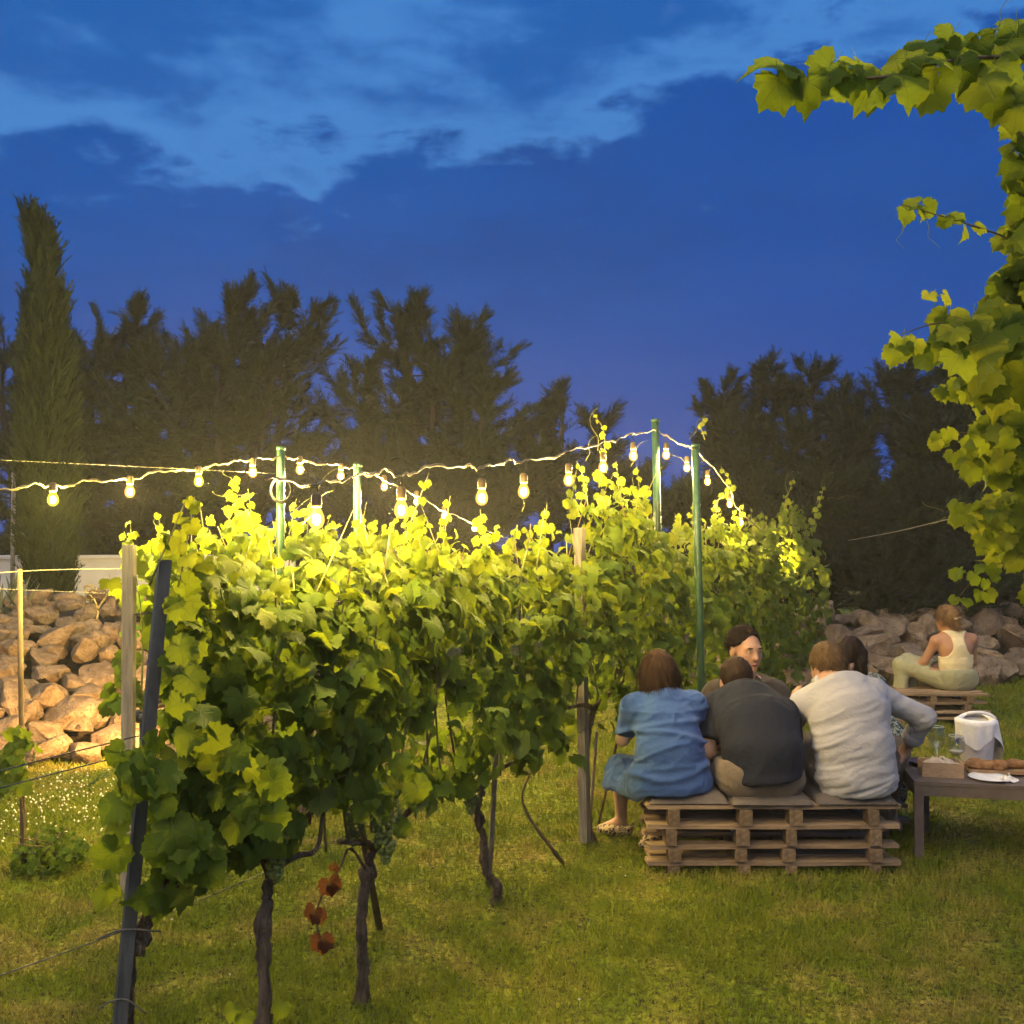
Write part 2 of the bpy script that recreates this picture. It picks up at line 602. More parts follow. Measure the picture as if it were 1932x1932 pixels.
# ------------------------------------------------------------------ ground
def build_ground():
    n = 60
    xs = np.linspace(-1, 1, n)
    xs = np.sign(xs) * np.abs(xs) ** 2.2 * 90
    X, Y = np.meshgrid(xs, xs + 6, indexing='ij')
    Z = .012 * vnoise(np.stack([X * .8, Y * .8, X * 0], -1)) - .006
    Z[np.hypot(X, Y - 6) > 14] = 0
    V = np.stack([X, Y, Z - .004], -1).reshape(-1, 3)
    i = (np.arange(n - 1)[:, None] * n + np.arange(n - 1)[None]).ravel()
    q = np.stack([i, i + n, i + n + 1, i + 1], -1)
    tag(link('lawn', mesh_np('lawn', V, q, LAWN)), kind='structure')
    # blades
    N = 430000
    y = (RNG.random(N) * (12.5 ** .55 - 2.5 ** .55) + 2.5 ** .55) ** (1 / .55)
    x = (RNG.random(N) * 2 - 1) * (y * .56 + .45)
    keep = y < bank_line(x) + .15
    x, y = x[keep], y[keep]
    clump = vnoise(np.stack([x * 9, y * 9, x * 0], -1), 3) * .5 + vnoise(np.stack([x * 2, y * 2, x * 0], -1), 4) * .5
    keep = RNG.random(len(x)) < .72 + .5 * clump
    x, y, clump = x[keep], y[keep], clump[keep]
    N = len(x)
    h = (.016 + .018 * RNG.random(N)) * (1 + .35 * clump) * (1 + .04 * y)
    tall = RNG.random(N) < .012
    h[tall] *= 1.9
    w = (.0030 + .0022 * RNG.random(N)) * (.75 + y * .16)
    az = RNG.random(N) * 2 * math.pi
    lean = RNG.normal(0, .55, (N, 2))
    base = np.stack([x, y, np.full(N, -.006)], -1)
    side = np.stack([np.cos(az) * w / 2, np.sin(az) * w / 2, np.zeros(N)], -1)
    tip = base + np.stack([lean[:, 0] * h, lean[:, 1] * h, h], -1)
    V = np.stack([base - side, base + side, tip], 1).reshape(-1, 3)
    o = link('grass', mesh_np('grass', V, np.arange(3 * N).reshape(-1, 3), BLADE, False))
    tag(o, 'short mown yellow-green lawn grass under the vines and benches', 'grass', kind='stuff')


def bank_line(x):
    """front foot of the boulder bank"""
    return 8.72 + .477 * np.asarray(x)


# ------------------------------------------------------------------ boulder bank
def rock_mesh(k):
    import bmesh
    bm = bmesh.new()
    bmesh.ops.create_icosphere(bm, subdivisions=3, radius=1)
    V = np.array([v.co[:] for v in bm.verts])
    Fs = np.array([[v.index for v in f.verts] for f in bm.faces])
    bm.free()
    rng = np.random.default_rng(100 + k)
    V = V * (1 + .16 * vnoise(V * 1.3 + k * 7)[:, None])
    for _ in range(20):                      # flat broken faces
        d = rng.normal(0, 1, 3); d /= np.linalg.norm(d)
        c = .44 + .30 * rng.random()
        t = V @ d
        V = V - np.where(t > c, t - c, 0)[:, None] * d * .97
    V = V * (1 + .045 * vnoise(V * 4.2 + k * 3)[:, None] + .030 * vnoise(V * 11 + k)[:, None])
    V = V * np.array([1.18, .80 + .30 * rng.random(), .60 + .30 * rng.random()])
    return mesh_np('rock', V, Fs, ROCK, False)


def build_bank(name, label, x0, x1, rise, depth, rows, size, seed):
    rng = np.random.default_rng(seed)
    nrm = Vector((-.43, .9, 0))
    root = empty(name, (0.5 * (x0 + x1), float(bank_line(.5 * (x0 + x1))), 0))
    tag(root, label, 'rock bank')
    n, m = 40, 10
    V = []
    for i in range(n):
        x = x0 - 1 + (x1 - x0 + 2) * i / (n - 1)
        for j in range(m):
            t = j / (m - 2) if j < m - 1 else 3.0
            z = rise * min(1, t) ** .9 - .16 + .05 * random.uniform(-1, 1)
            p = Vector((x, float(bank_line(x)), 0)) + nrm * (t * depth + .12)
            V.append((p.x, p.y, z))
    i = (np.arange(n - 1)[:, None] * m + np.arange(m - 1)[None]).ravel()
    link('earth_core', mesh_np('earth_core', np.array(V), np.stack([i, i + m, i + m + 1, i + 1], -1), EARTH), root)
    ln = (x1 - x0)
    for r in range(rows):
        t = r / (rows - 1)
        z = rise * t ** .9
        sz = size * (1.15 - .35 * t)
        cnt = int(ln * 1.1 / (sz * 1.28))
        for c in range(cnt):
            x = x0 + ln * (c + .5 * (r % 2) + rng.uniform(-.28, .28)) / cnt
            s = sz * rng.uniform(.9, 1.4) * (1.35 if rng.random() < .12 else 1)
            p = Vector((x, float(bank_line(x)), 0)) + nrm * (t * depth + rng.uniform(-.05, .05))
            o = link('rock', ROCKS[rng.integers(len(ROCKS))], root)
            o.location = (p.x, p.y, max(.3 * s, z + rng.uniform(-.04, .06)))
            o.rotation_euler = (rng.normal(.25, .35), rng.normal(0, .4), rng.uniform(0, 6.28))
            o.scale = (s * rng.uniform(.7, 1.0), s * rng.uniform(.62, .9), s * rng.uniform(.62, .9))
    # small stones in the gaps
    for c in range(int(ln * rows * 1.5)):
        t = rng.random()
        x = x0 + ln * rng.random()
        p = Vector((x, float(bank_line(x)), 0)) + nrm * (t * depth - .1)
        s = size * rng.uniform(.2, .42)
        o = link('rock', ROCKS[rng.integers(len(ROCKS))], root)
        o.location = (p.x, p.y, max(.2 * s, rise * t ** .9 + .02))
        o.rotation_euler = tuple(rng.uniform(0, 6.28, 3))
        o.scale = (s * .6,) * 3


ROCKS = [rock_mesh(k) for k in range(9)]
build_ground()
build_bank('boulder_bank', 'sloping bank of tumbled tan limestone boulders lit orange beside the tall cypress', -5.5, -2.2, 1.02, 2.0, 14, .205, 3)
build_bank('boulder_bank', 'low dim wall of piled boulders behind the woman in the yellow top', 2.6, 7.2, .62, 1.0, 5, .32, 5)


def build_wall():
    root = empty('garden_wall', (-5.2, 11.1, 0))
    tag(root, 'low white rendered garden wall behind the tall cypress', 'wall')
    M = Matrix.Rotation(math.atan(.15), 3, 'Z')
    MB().box((-5.0, 11.1, .72), (5.2, .22, 1.25), M).build('wall_body', WHITEWALL, root, False)
    MB().box((-5.0, 11.1, 1.366), (5.25, .27, .035), M).build('coping', WHITEWALL, root, False)


build_wall()
pp = at(24, 1052, 10.6)
MB().tube([(pp.x, 10.6, .5), (pp.x, 10.6, 2.25)], .022, 8).build('downpipe', GREYWOOD)
tag(bpy.data.objects['downpipe'], 'thin grey upright pipe behind the tall cypress', 'pipe')


# ------------------------------------------------------------------ conifers
def spray_mesh(n_pairs, seed, spread=38, width=.055):
    """flat feathery branchlet one unit long along +x: returns (V, tris)"""
    rng = np.random.default_rng(seed)
    V, T = [], []

    def leaf(a, d, l, w):
        d = np.array(d) / np.linalg.norm(d)
        s = np.cross(d, (0, 0, 1)); s /= np.linalg.norm(s) + 1e-9
        b = len(V)
        V.extend([a - s * w * .5, a + s * w * .5, a + d * l])
        T.append((b, b + 1, b + 2))
    for k in range(n_pairs):
        t = (k + .4) / n_pairs
        a = np.array((t * .86, .05 * math.sin(t * 3), -.12 * t * t))
        L = .42 * (1 - t * .62)
        for s in (-1, 1):
            an = math.radians(spread + rng.normal(0, 9)) * s
            leaf(a, (math.cos(an), math.sin(an), rng.normal(.04, .16)), L * rng.uniform(.75, 1.2), width * (1.15 - .4 * t))
    leaf(np.array((.0, 0, 0)), (1, .02, -.1), 1.0, width * .9)
    return np.array(V), np.array(T)


SPRAYS = [spray_mesh(6, s) for s in range(4)]
SPRAYS_C = [spray_mesh(5, s + 10, 22, .075) for s in range(4)]


def place_many(protos, P, X, size, rng, roll=None):
    """copies of prototype (V,T) with local x axis X (n,3); returns V, T"""
    n = len(P)
    X = X / np.linalg.norm(X, axis=1)[:, None]
    up = np.tile(np.array((0, 0, 1.0)), (n, 1)) + rng.normal(0, .45, (n, 3))
    Y = np.cross(up, X); Y /= np.linalg.norm(Y, axis=1)[:, None] + 1e-9
    Z = np.cross(X, Y)
    which = rng.integers(len(protos), size=n)
    outV, outT, off = [], [], 0
    for k, (V, T) in enumerate(protos):
        s = which == k
        m = s.sum()
        if not m: continue
        W = P[s][:, None] + size[s][:, None, None] * (V[None, :, 0:1] * X[s][:, None] + V[None, :, 1:2] * Y[s][:, None] + V[None, :, 2:3] * Z[s][:, None])
        outV.append(W.reshape(-1, 3))
        outT.append((T[None] + (np.arange(m) * len(V))[:, None, None] + off).reshape(-1, 3))
        off += m * len(V)
    return np.vstack(outV), np.vstack(outT)


def conifer(label, leaders, D, wl, wr, base_y=1130, seed=0, nlimb=70, per=46, group=None, sp=(.26, .5), cat='tree', low=.06):
    """leaders: list of (x, y) apex points in the picture; wl/wr reach in px at the widest"""
    rng = np.random.default_rng(seed)
    sc = F0 / D
    bx = sum(l[0] for l in leaders) / len(leaders)
    gz = max(0.0, .4)
    base = at(bx, 1010, D); base.z = gz
    root = empty('conifer_tree', base)
    tag(root, label, cat, group)
    tm = MB(); cv, ct, off = [], [], 0
    for li, (ax, ay) in enumerate(leaders):
        top = at(ax, ay, D + rng.uniform(-.3, .3))
        H = top.z - base.z
        trunk = curve([base, base.lerp(top, .4) + Vector((rng.normal(0, .06), rng.normal(0, .06), 0)), base.lerp(top, .75) + Vector((rng.normal(0, .05), 0, 0)), top], 14)
        tm.tube(trunk, np.linspace(.11, .008, 14), 6)
        P, X, S = [], [], []
        nl = max(16, int(nlimb / len(leaders) * .80))
        for k in range(nl):
            t = low + (1 - low) * ((k + rng.random()) / nl) ** .85
            i = min(int(t * 13), 12)
            s = trunk[i] + (trunk[i + 1] - trunk[i]) * (t * 13 - i)
            az = rng.random() * 2 * math.pi
            prof = (1 - t) ** .6 * .95 + .05
            reach = (wr if math.cos(az) > 0 else wl) / sc * prof * rng.uniform(.7, 1.8)
            reach = reach * (abs(math.cos(az)) * .6 + .4)
            el = R(rng.uniform(-10, 16) + 26 * t)
            d = np.array((math.cos(az) * math.cos(el), math.sin(az) * math.cos(el) * .8, math.sin(el)))
            L = max(.25, reach / max(.45, math.cos(el)))
            bend = np.array((.10, 0, rng.uniform(.10, .34))) * L          # boughs sweep up at the end
            lp = curve(np.array([s, s + d * L * .5 - np.array((0, 0, .05 * L)), s + d * L + bend]), 9)
            tm.tube(lp, np.linspace(.024, .004, 9) * (1.3 - t), 4, False)
            nsub = int(5 + L * 9)
            for q in range(nsub):                                          # plumes along the bough
                u = .12 + .88 * (q + rng.random()) / nsub
                j = min(int(u * 8), 7)
                b0 = lp[j] + (lp[j + 1] - lp[j]) * (u * 8 - j)
                tg = lp[j + 1] - lp[j]; tg /= np.linalg.norm(tg)
                sd = np.cross(tg, (0, 0, 1)); sd /= np.linalg.norm(sd) + 1e-9
                dr = tg * (.75 + .6 * u) + sd * rng.normal(0, .75) * (1.15 - u) + np.array((.06, 0, rng.normal(.10, .26)))
                dr /= np.linalg.norm(dr)
                sl = (.22 + .34 * rng.random()) * (1.15 - .55 * u) * (.6 + .5 * min(1, L))
                n = max(4, int(per * .22))
                v = rng.random(n)
                P.append(b0 + dr * (v * sl * .8)[:, None] + rng.normal(0, .012, (n, 3)))
                X.append(dr + rng.normal(0, .33, (n, 3)) + np.array((0, 0, .10)))
                S.append(rng.uniform(sp[0], sp[1], n) * .62 * (1.1 - .5 * v))
        n = 26                                        # leader tip
        u = rng.random(n)
        P.append(trunk[-4] + (trunk[-1] - trunk[-4]) * u[:, None] * .95)
        X.append(np.tile((.15, 0, 1.0), (n, 1)) + rng.normal(0, .5, (n, 3)))
        S.append(np.full(n, .26) * (1.1 - .5 * u))
        V, T = place_many(SPRAYS, np.vstack(P), np.vstack(X), np.concatenate(S), rng)
        cv.append(V); ct.append(T + off); off += len(V)
    tm.build('trunk', TREE_BARK, root)
    link('crown', mesh_np('crown', np.vstack(cv), np.vstack(ct), CONIFER, False), root)


G = 'dark conifers along the back of the garden'
conifer('dark conifer mostly hidden behind the tall columnar cypress', [(8, 640), (60, 690)], 14.5, 110, 110, seed=1, nlimb=80, group=G)
conifer('conifer with a thin feathery top next to the columnar cypress', [(262, 600), (180, 655)], 14.2, 150, 140, seed=2, nlimb=110, group=G)
conifer('tallest bushy conifer with two feathery leaders over the string lights', [(440, 572), (580, 582), (335, 670)], 14.0, 150, 130, seed=3, nlimb=160, per=52, group=G)
conifer('broad conifer with ragged boughs reaching towards the open sky', [(750, 590), (868, 640)], 14.2, 180, 150, seed=4, nlimb=140, per=50, group=G)
conifer('lower dark conifer filling in under the broad ragged one', [(690, 700), (930, 720), (820, 690)], 13.4, 180, 120, seed=14, nlimb=100, per=50, group=G)
conifer('low dark conifer in front of the two-leader tree', [(420, 650), (520, 680), (300, 690)], 13.3, 170, 160, seed=15, nlimb=100, per=50, group=G)
conifer('small pointed conifer to the left of the sky gap', [(1062, 752), (1005, 810)], 14.6, 60, 50, seed=5, nlimb=60, group=G)
conifer('thin wispy conifer top in the sky gap above the bulbs', [(1132, 795)], 15.0, 40, 36, seed=6, nlimb=34, group=G)
conifer('low dark bush of conifer boughs under the sky gap', [(1180, 905), (1260, 930), (1080, 880)], 14.0, 120, 120, seed=7, nlimb=90, per=56, group=G, low=.02)
conifer('narrow conifer with wispy side shoots, first right of the gap', [(1362, 742)], 14.6, 58, 50, seed=8, nlimb=54, group=G)
conifer('slim conical conifer with tiered pointed boughs', [(1455, 722)], 14.2, 62, 58, seed=9, nlimb=66, group=G)
conifer('conifer with a bent double tip next to the slim conical one', [(1530, 706), (1585, 760)], 14.0, 75, 80, seed=10, nlimb=84, group=G)
conifer('wide rounded dark conifer behind the climbing vine', [(1690, 720), (1790, 712), (1860, 735)], 13.8, 130, 120, seed=11, nlimb=150, per=54, group=G)
conifer('dark conifer half out of the picture behind the climbing vine', [(1950, 740)], 14.2, 110, 120, seed=12, nlimb=80, group=G)
conifer('low conifer mass above the boulders by the vine row end', [(1400, 810), (1500, 825), (1620, 800)], 13.2, 130, 120, seed=13, nlimb=110, per=56, group=G, low=.0)
conifer('low conifer mass above the boulders under the climbing vine', [(1740, 800), (1850, 810), (1960, 820)], 13.0, 130, 120, seed=16, nlimb=110, per=56, group=G, low=.0)
conifer('low conifer mass right behind the white garden wall', [(60, 850), (190, 840), (300, 850)], 13.2, 130, 130, seed=17, nlimb=110, per=56, group=G, low=.0)
conifer('low conifer mass behind the middle of the vine row', [(560, 850), (700, 860), (860, 855), (1000, 890)], 13.0, 130, 130, seed=18, nlimb=130, per=56, group=G, low=.0)


conifer('dense dark hedge conifer over the boulders behind the white shirt', [(1560, 930), (1660, 930), (1760, 930)], 12.6, 140, 140, 1150, seed=19, nlimb=130, per=60, group=G, low=.0)
conifer('dense dark hedge conifer over the boulders at the right border', [(1840, 930), (1940, 930), (2040, 930)], 12.8, 140, 140, 1150, seed=20, nlimb=110, per=60, group=G, low=.0)
conifer('dense dark hedge conifer over the boulders behind the row end', [(1300, 950), (1400, 940), (1480, 940)], 12.4, 140, 140, 1150, seed=22, nlimb=120, per=60, group=G, low=.0)


def columnar_cypress():
    rng = np.random.default_rng(44)
    D = 10.0
    prof = [(1135, 66, 132), (1110, 50, 140), (1040, 28, 150), (960, 24, 158), (860, 20, 155), (760, 22, 152), (680, 32, 148),
            (620, 36, 132), (570, 46, 128), (540, 50, 112), (515, 64, 104), (490, 56, 110), (455, 50, 108), (425, 46, 100), (405, 42, 72), (390, 40, 56)]
    base = at(92, 1140, D); base.z -= .15
    root = empty('cypress_tree', base)
    tag(root, 'tall slim columnar cypress with a tilted tip beside the white wall', 'tree')
    ys = np.array([p[0] for p in prof][::-1], float); xl = np.array([p[1] for p in prof][::-1], float); xr = np.array([p[2] for p in prof][::-1], float)
    P, X, S = [], [], []
    for _ in range(5600):
        y = 1135 - 740 * rng.random()
        a, b = np.interp(y, ys, xl), np.interp(y, ys, xr)
        if rng.random() > (b - a) / 135 + .12: continue
        th = rng.random() * 2 * math.pi
        rr = rng.random() ** .35
        c, hw = (a + b) / 2, (b - a) / 2 * .74
        p = at(c + hw * rr * math.cos(th), y + 14, D)
        p.y += hw / F0 * D * rr * math.sin(th)
        P.append(p[:])
        X.append((.35 * math.cos(th) + rng.normal(0, .18), .35 * math.sin(th) + rng.normal(0, .18), 1))
        S.append(rng.uniform(.13, .30))
    V, T = place_many(SPRAYS_C, np.array(P), np.array(X), np.array(S), rng)
    pts = [base, at(88, 900, D), at(90, 620, D), at(84, 505, D), at(72, 430, D)]
    MB().tube(curve(pts, 16), np.linspace(.09, .01, 16), 7).build('trunk', TREE_BARK, root)
    link('crown', mesh_np('crown', V, T, CYPRESS, False), root)


columnar_cypress()


def strap_plant():
    rng = np.random.default_rng(5)
    base = at(12, 1158, 8.9)
    root = empty('agave_plant', base)
    tag(root, 'clump of long bluish strap leaves above the boulders', 'plant')
    m = mat_mottled('strap_leaf', (.045, .065, .045), (.12, .14, .10), 9, .6, .2)
    for k in range(34):
        az = rng.random() * 6.28
        L = rng.uniform(.28, .5)
        el = R(rng.uniform(45, 85))
        d = np.array((math.cos(az) * math.cos(el), math.sin(az) * math.cos(el), math.sin(el)))
        b = np.array(base[:]) + np.array((math.cos(az), math.sin(az), 0)) * .10 * rng.random() + np.array((rng.normal(0, .13), 0, 0))
        pts = curve([b, b + d * L * .55, b + d * L * .9 - np.array((0, 0, .05 * L))], 6)
        s = np.cross(d, (0, 0, 1)); s /= np.linalg.norm(s)
        w = np.array([.012, .015, .014, .011, .007, .001])
        V = np.vstack([pts - s * w[:, None], pts + s * w[:, None]])
        q = [(i, i + 1, i + 7, i + 6) for i in range(5)]
        link('strap_leaf', mesh_np('strap_leaf', V, np.array(q), m), root)


strap_plant()

# ------------------------------------------------------------------ vine leaf
def leaf_shape(seed):
    """lobed toothed vine leaf, petiole junction at origin, tip along +x, about one unit wide"""
    rng = np.random.default_rng(seed)
    key_t = np.array([0, 14, 28, 40, 52, 66, 80, 93, 106, 128, 150, 168, 180], float)
    key_r = np.array([.61, .56, .485, .555, .58, .53, .455, .50, .51, .48, .43, .28, .10]) * rng.uniform(.93, 1.07, 13)
    n = 30
    th = np.linspace(0, 360, n, endpoint=False)
    tt = np.where(th > 180, 360 - th, th)
    r = np.interp(tt, key_t, key_r)
    r = r * (1 + .060 * np.where(np.arange(n) % 2 == 0, 1, -1) * (tt < 160))
    a = np.radians(th)
    m = 10
    a2 = np.radians(np.linspace(0, 360, m, endpoint=False))
    r2 = np.interp(np.where(np.degrees(a2) > 180, 360 - np.degrees(a2), np.degrees(a2)), key_t, key_r) * .52
    X = np.concatenate([[0], r2 * np.cos(a2), r * np.cos(a)])
    Y = np.concatenate([[0], r2 * np.sin(a2), r * np.sin(a)])
    rr = np.hypot(X, Y); aa = np.arctan2(Y, X)
    cup = rng.uniform(.15, .60); fold = rng.uniform(.0, .22); wav = rng.uniform(.03, .075)
    Z = -cup * rr ** 2 + fold * np.abs(Y) - .32 * np.maximum(X, 0) ** 2 * rng.uniform(.2, 1.5)
    Z += wav * np.sin(aa * 3 + rng.uniform(0, 6)) * (rr / .5) ** 1.5 + rng.normal(0, .022, len(X)) * (rr / .5)
    V = np.stack([X, Y, Z], -1)
    T = []
    for k in range(m):
        k2 = (k + 1) % m
        T.append((0, 1 + k, 1 + k2))
        o = 1 + m
        a0, a1, a2_, a3 = (o + 3 * k, o + 3 * k + 1, o + 3 * k + 2, o + (3 * k + 3) % n)
        T += [(1 + k, a0, a1), (1 + k, a1, 1 + k2), (1 + k2, a1, a2_), (1 + k2, a2_, a3)]
    uv = np.stack([X, Y], -1)
    # leaf stalk: a thin three-sided sliver behind the blade
    b = len(V)
    V = np.vstack([V, [(0, .012, 0), (0, -.012, 0), (-.42, .006, .16), (-.42, -.006, .16)]])
    uv = np.vstack([uv, [(0, 0)] * 4])
    T += [(b, b + 1, b + 3), (b, b + 3, b + 2)]
    return V, np.array(T), uv


LEAF_S = [leaf_shape(s) for s in range(8)]
LEAF_ME = [[mesh_np('leaf', V, T, mt, True, uv) for (V, T, uv) in LEAF_S] for mt in LEAF_M]


def leaf_frames(Nrm, Tip):
    Z = Nrm / (np.linalg.norm(Nrm, axis=1)[:, None] + 1e-9)
    X = Tip - (Tip * Z).sum(1)[:, None] * Z
    X /= np.linalg.norm(X, axis=1)[:, None] + 1e-9
    Y = np.cross(Z, X)
    return X, Y, Z


# leaves are pruned away in front of these posts: (x0, y0, x1, y1, half width, depth)
KEEP_CLEAR = [(311, 1050, 278, 1390, 34, 2.66), (262, 1530, 205, 2140, 30, 2.66), (244, 1020, 238, 1395, 30, 4.6), (1093, 985, 1096, 1068, 26, 5.36), (1240, 790, 1244, 1010, 22, 6.45), (1312, 843, 1335, 1320, 24, 6.2),
              (530, 845, 530, 1040, 18, 5.7), (675, 880, 675, 985, 18, 6.4)]


def in_keepout(P):
    dx = P[:, 1]
    x = 966 + P[:, 0] / dx * F0
    y = 1010 - (P[:, 2] - CAM_H) / dx * F0
    out = np.zeros(len(P), bool)
    for (x0, y0, x1, y1, w, D) in KEEP_CLEAR:
        t = (y - y0) / (y1 - y0)
        out |= (t > 0) & (t < 1) & (np.abs(x - (x0 + (x1 - x0) * t)) < w) & (dx < D)
    return out


def leaves_to(root, P, Nrm, Tip, size, mi, single, rng):
    """single: mask of leaves that become objects of their own; the rest joins one part"""
    keep = ~in_keepout(P)
    P, Nrm, Tip, size, mi, single = P[keep], Nrm[keep], Tip[keep], size[keep], mi[keep], single[keep]
    X, Y, Z = leaf_frames(Nrm, Tip)
    var = rng.integers(len(LEAF_S), size=len(P))
    inv = Matrix.Translation(-root.location)
    for i in np.nonzero(single)[0]:
        o = bpy.data.objects.new('leaf', LEAF_ME[mi[i]][var[i]])
        COL.objects.link(o)
        o.parent = root
        o.matrix_parent_inverse = inv
        s = size[i]
        o.matrix_basis = Matrix(((X[i, 0] * s, Y[i, 0] * s, Z[i, 0] * s, P[i, 0]), (X[i, 1] * s, Y[i, 1] * s, Z[i, 1] * s, P[i, 1]),
                                 (X[i, 2] * s, Y[i, 2] * s, Z[i, 2] * s, P[i, 2]), (0, 0, 0, 1)))
    idx = np.nonzero(~single)[0]
    if len(idx):
        vs, ts, us, ms, off = [], [], [], [], 0
        for k, (V, T, uv) in enumerate(LEAF_S):
            q = idx[var[idx] == k]
            if not len(q): continue
            W = P[q][:, None] + size[q][:, None, None] * (V[None, :, 0:1] * X[q][:, None] + V[None, :, 1:2] * Y[q][:, None] + V[None, :, 2:3] * Z[q][:, None])
            vs.append(W.reshape(-1, 3)); us.append(np.tile(uv, (len(q), 1)))
            ts.append((T[None] + (np.arange(len(q)) * len(V))[:, None, None] + off).reshape(-1, 3))
            ms.append(np.repeat(mi[q], len(T)))
            off += len(q) * len(V)
        o = link('inner_foliage', mesh_np('inner_foliage', np.vstack(vs), np.vstack(ts), LEAF_M, True, np.vstack(us), np.concatenate(ms)), root)
        o['kind'] = 'stuff'


# ------------------------------------------------------------------ vine rows
def r1(D): return -.51 + .49 * (D - 3.51)
def r2(D): return -1.29 + .42 * (D - 5.7)


PERP = np.array((.898, -.440, 0))      # from row one towards the camera side


def top1(D):
    """canopy top of the front row, metres"""
    ks = [2.3, 2.64, 2.8, 3.05, 3.18, 3.38, 3.52, 3.67, 3.83, 4.09, 4.39, 4.60, 4.73, 4.88, 5.0, 5.22, 5.37, 5.66, 6.05, 6.40, 6.62, 6.75, 7.03, 7.5, 8.4, 9.3, 10.4, 11.0]
    hs = [1.52, 1.58, 1.58, 1.52, 1.49, 1.53, 1.62, 1.63, 1.55, 1.58, 1.54, 1.60, 1.68, 1.64, 1.57, 1.60, 1.80, 1.88, 1.87, 1.74, 1.50, 1.48, 1.66, 1.71, 1.62, 1.70, 1.84, 1.70]
    return np.interp(D, ks, hs)


def bot1(D):
    ks = [2.3, 2.7, 3.1, 3.6, 4.2, 4.6, 5.2, 6.0, 7.0, 10]
    hs = [.78, .70, .76, .72, .64, .60, .56, .46, .32, .2]
    return np.interp(D, ks, hs)


def shoot_leaves(pts, n, s0, s1, rng, m=(1, 2, 2), hang=1.0, both=True):
    """leaves along a shoot; returns arrays for vine(extra=)"""
    c = curve(pts, 40)
    u = (np.arange(n) + rng.uniform(.1, .9, n)) / n
    i = np.minimum((u * 39).astype(int), 38)
    P = c[i] + (c[i + 1] - c[i]) * (u * 39 - i)[:, None]
    tang = c[i + 1] - c[i]; tang /= np.linalg.norm(tang, axis=1)[:, None]
    sd = np.cross(tang, (0, -1, .3)); sd /= np.linalg.norm(sd, axis=1)[:, None]
    sg = np.where(np.arange(n) % 2 == 0, 1, -1) if both else np.ones(n)
    out = sd * sg[:, None]
    sz = np.interp(u, [0, 1], [s0, s1]) * rng.uniform(.75, 1.2, n)
    P = P + out * sz[:, None] * .22 + np.array((0, 0, -.1)) * sz[:, None]
    Nrm = np.array((0, -1.0, .45)) + rng.normal(0, .45, (n, 3)) + out * .25
    Tip = out * .8 + np.array((0, 0, -hang)) + rng.normal(0, .3, (n, 3))
    return P, Nrm, Tip, sz, np.array(m)[rng.integers(len(m), size=n)]


def join_extra(lst): return tuple(np.concatenate([e[k] for e in lst]) for k in range(5))


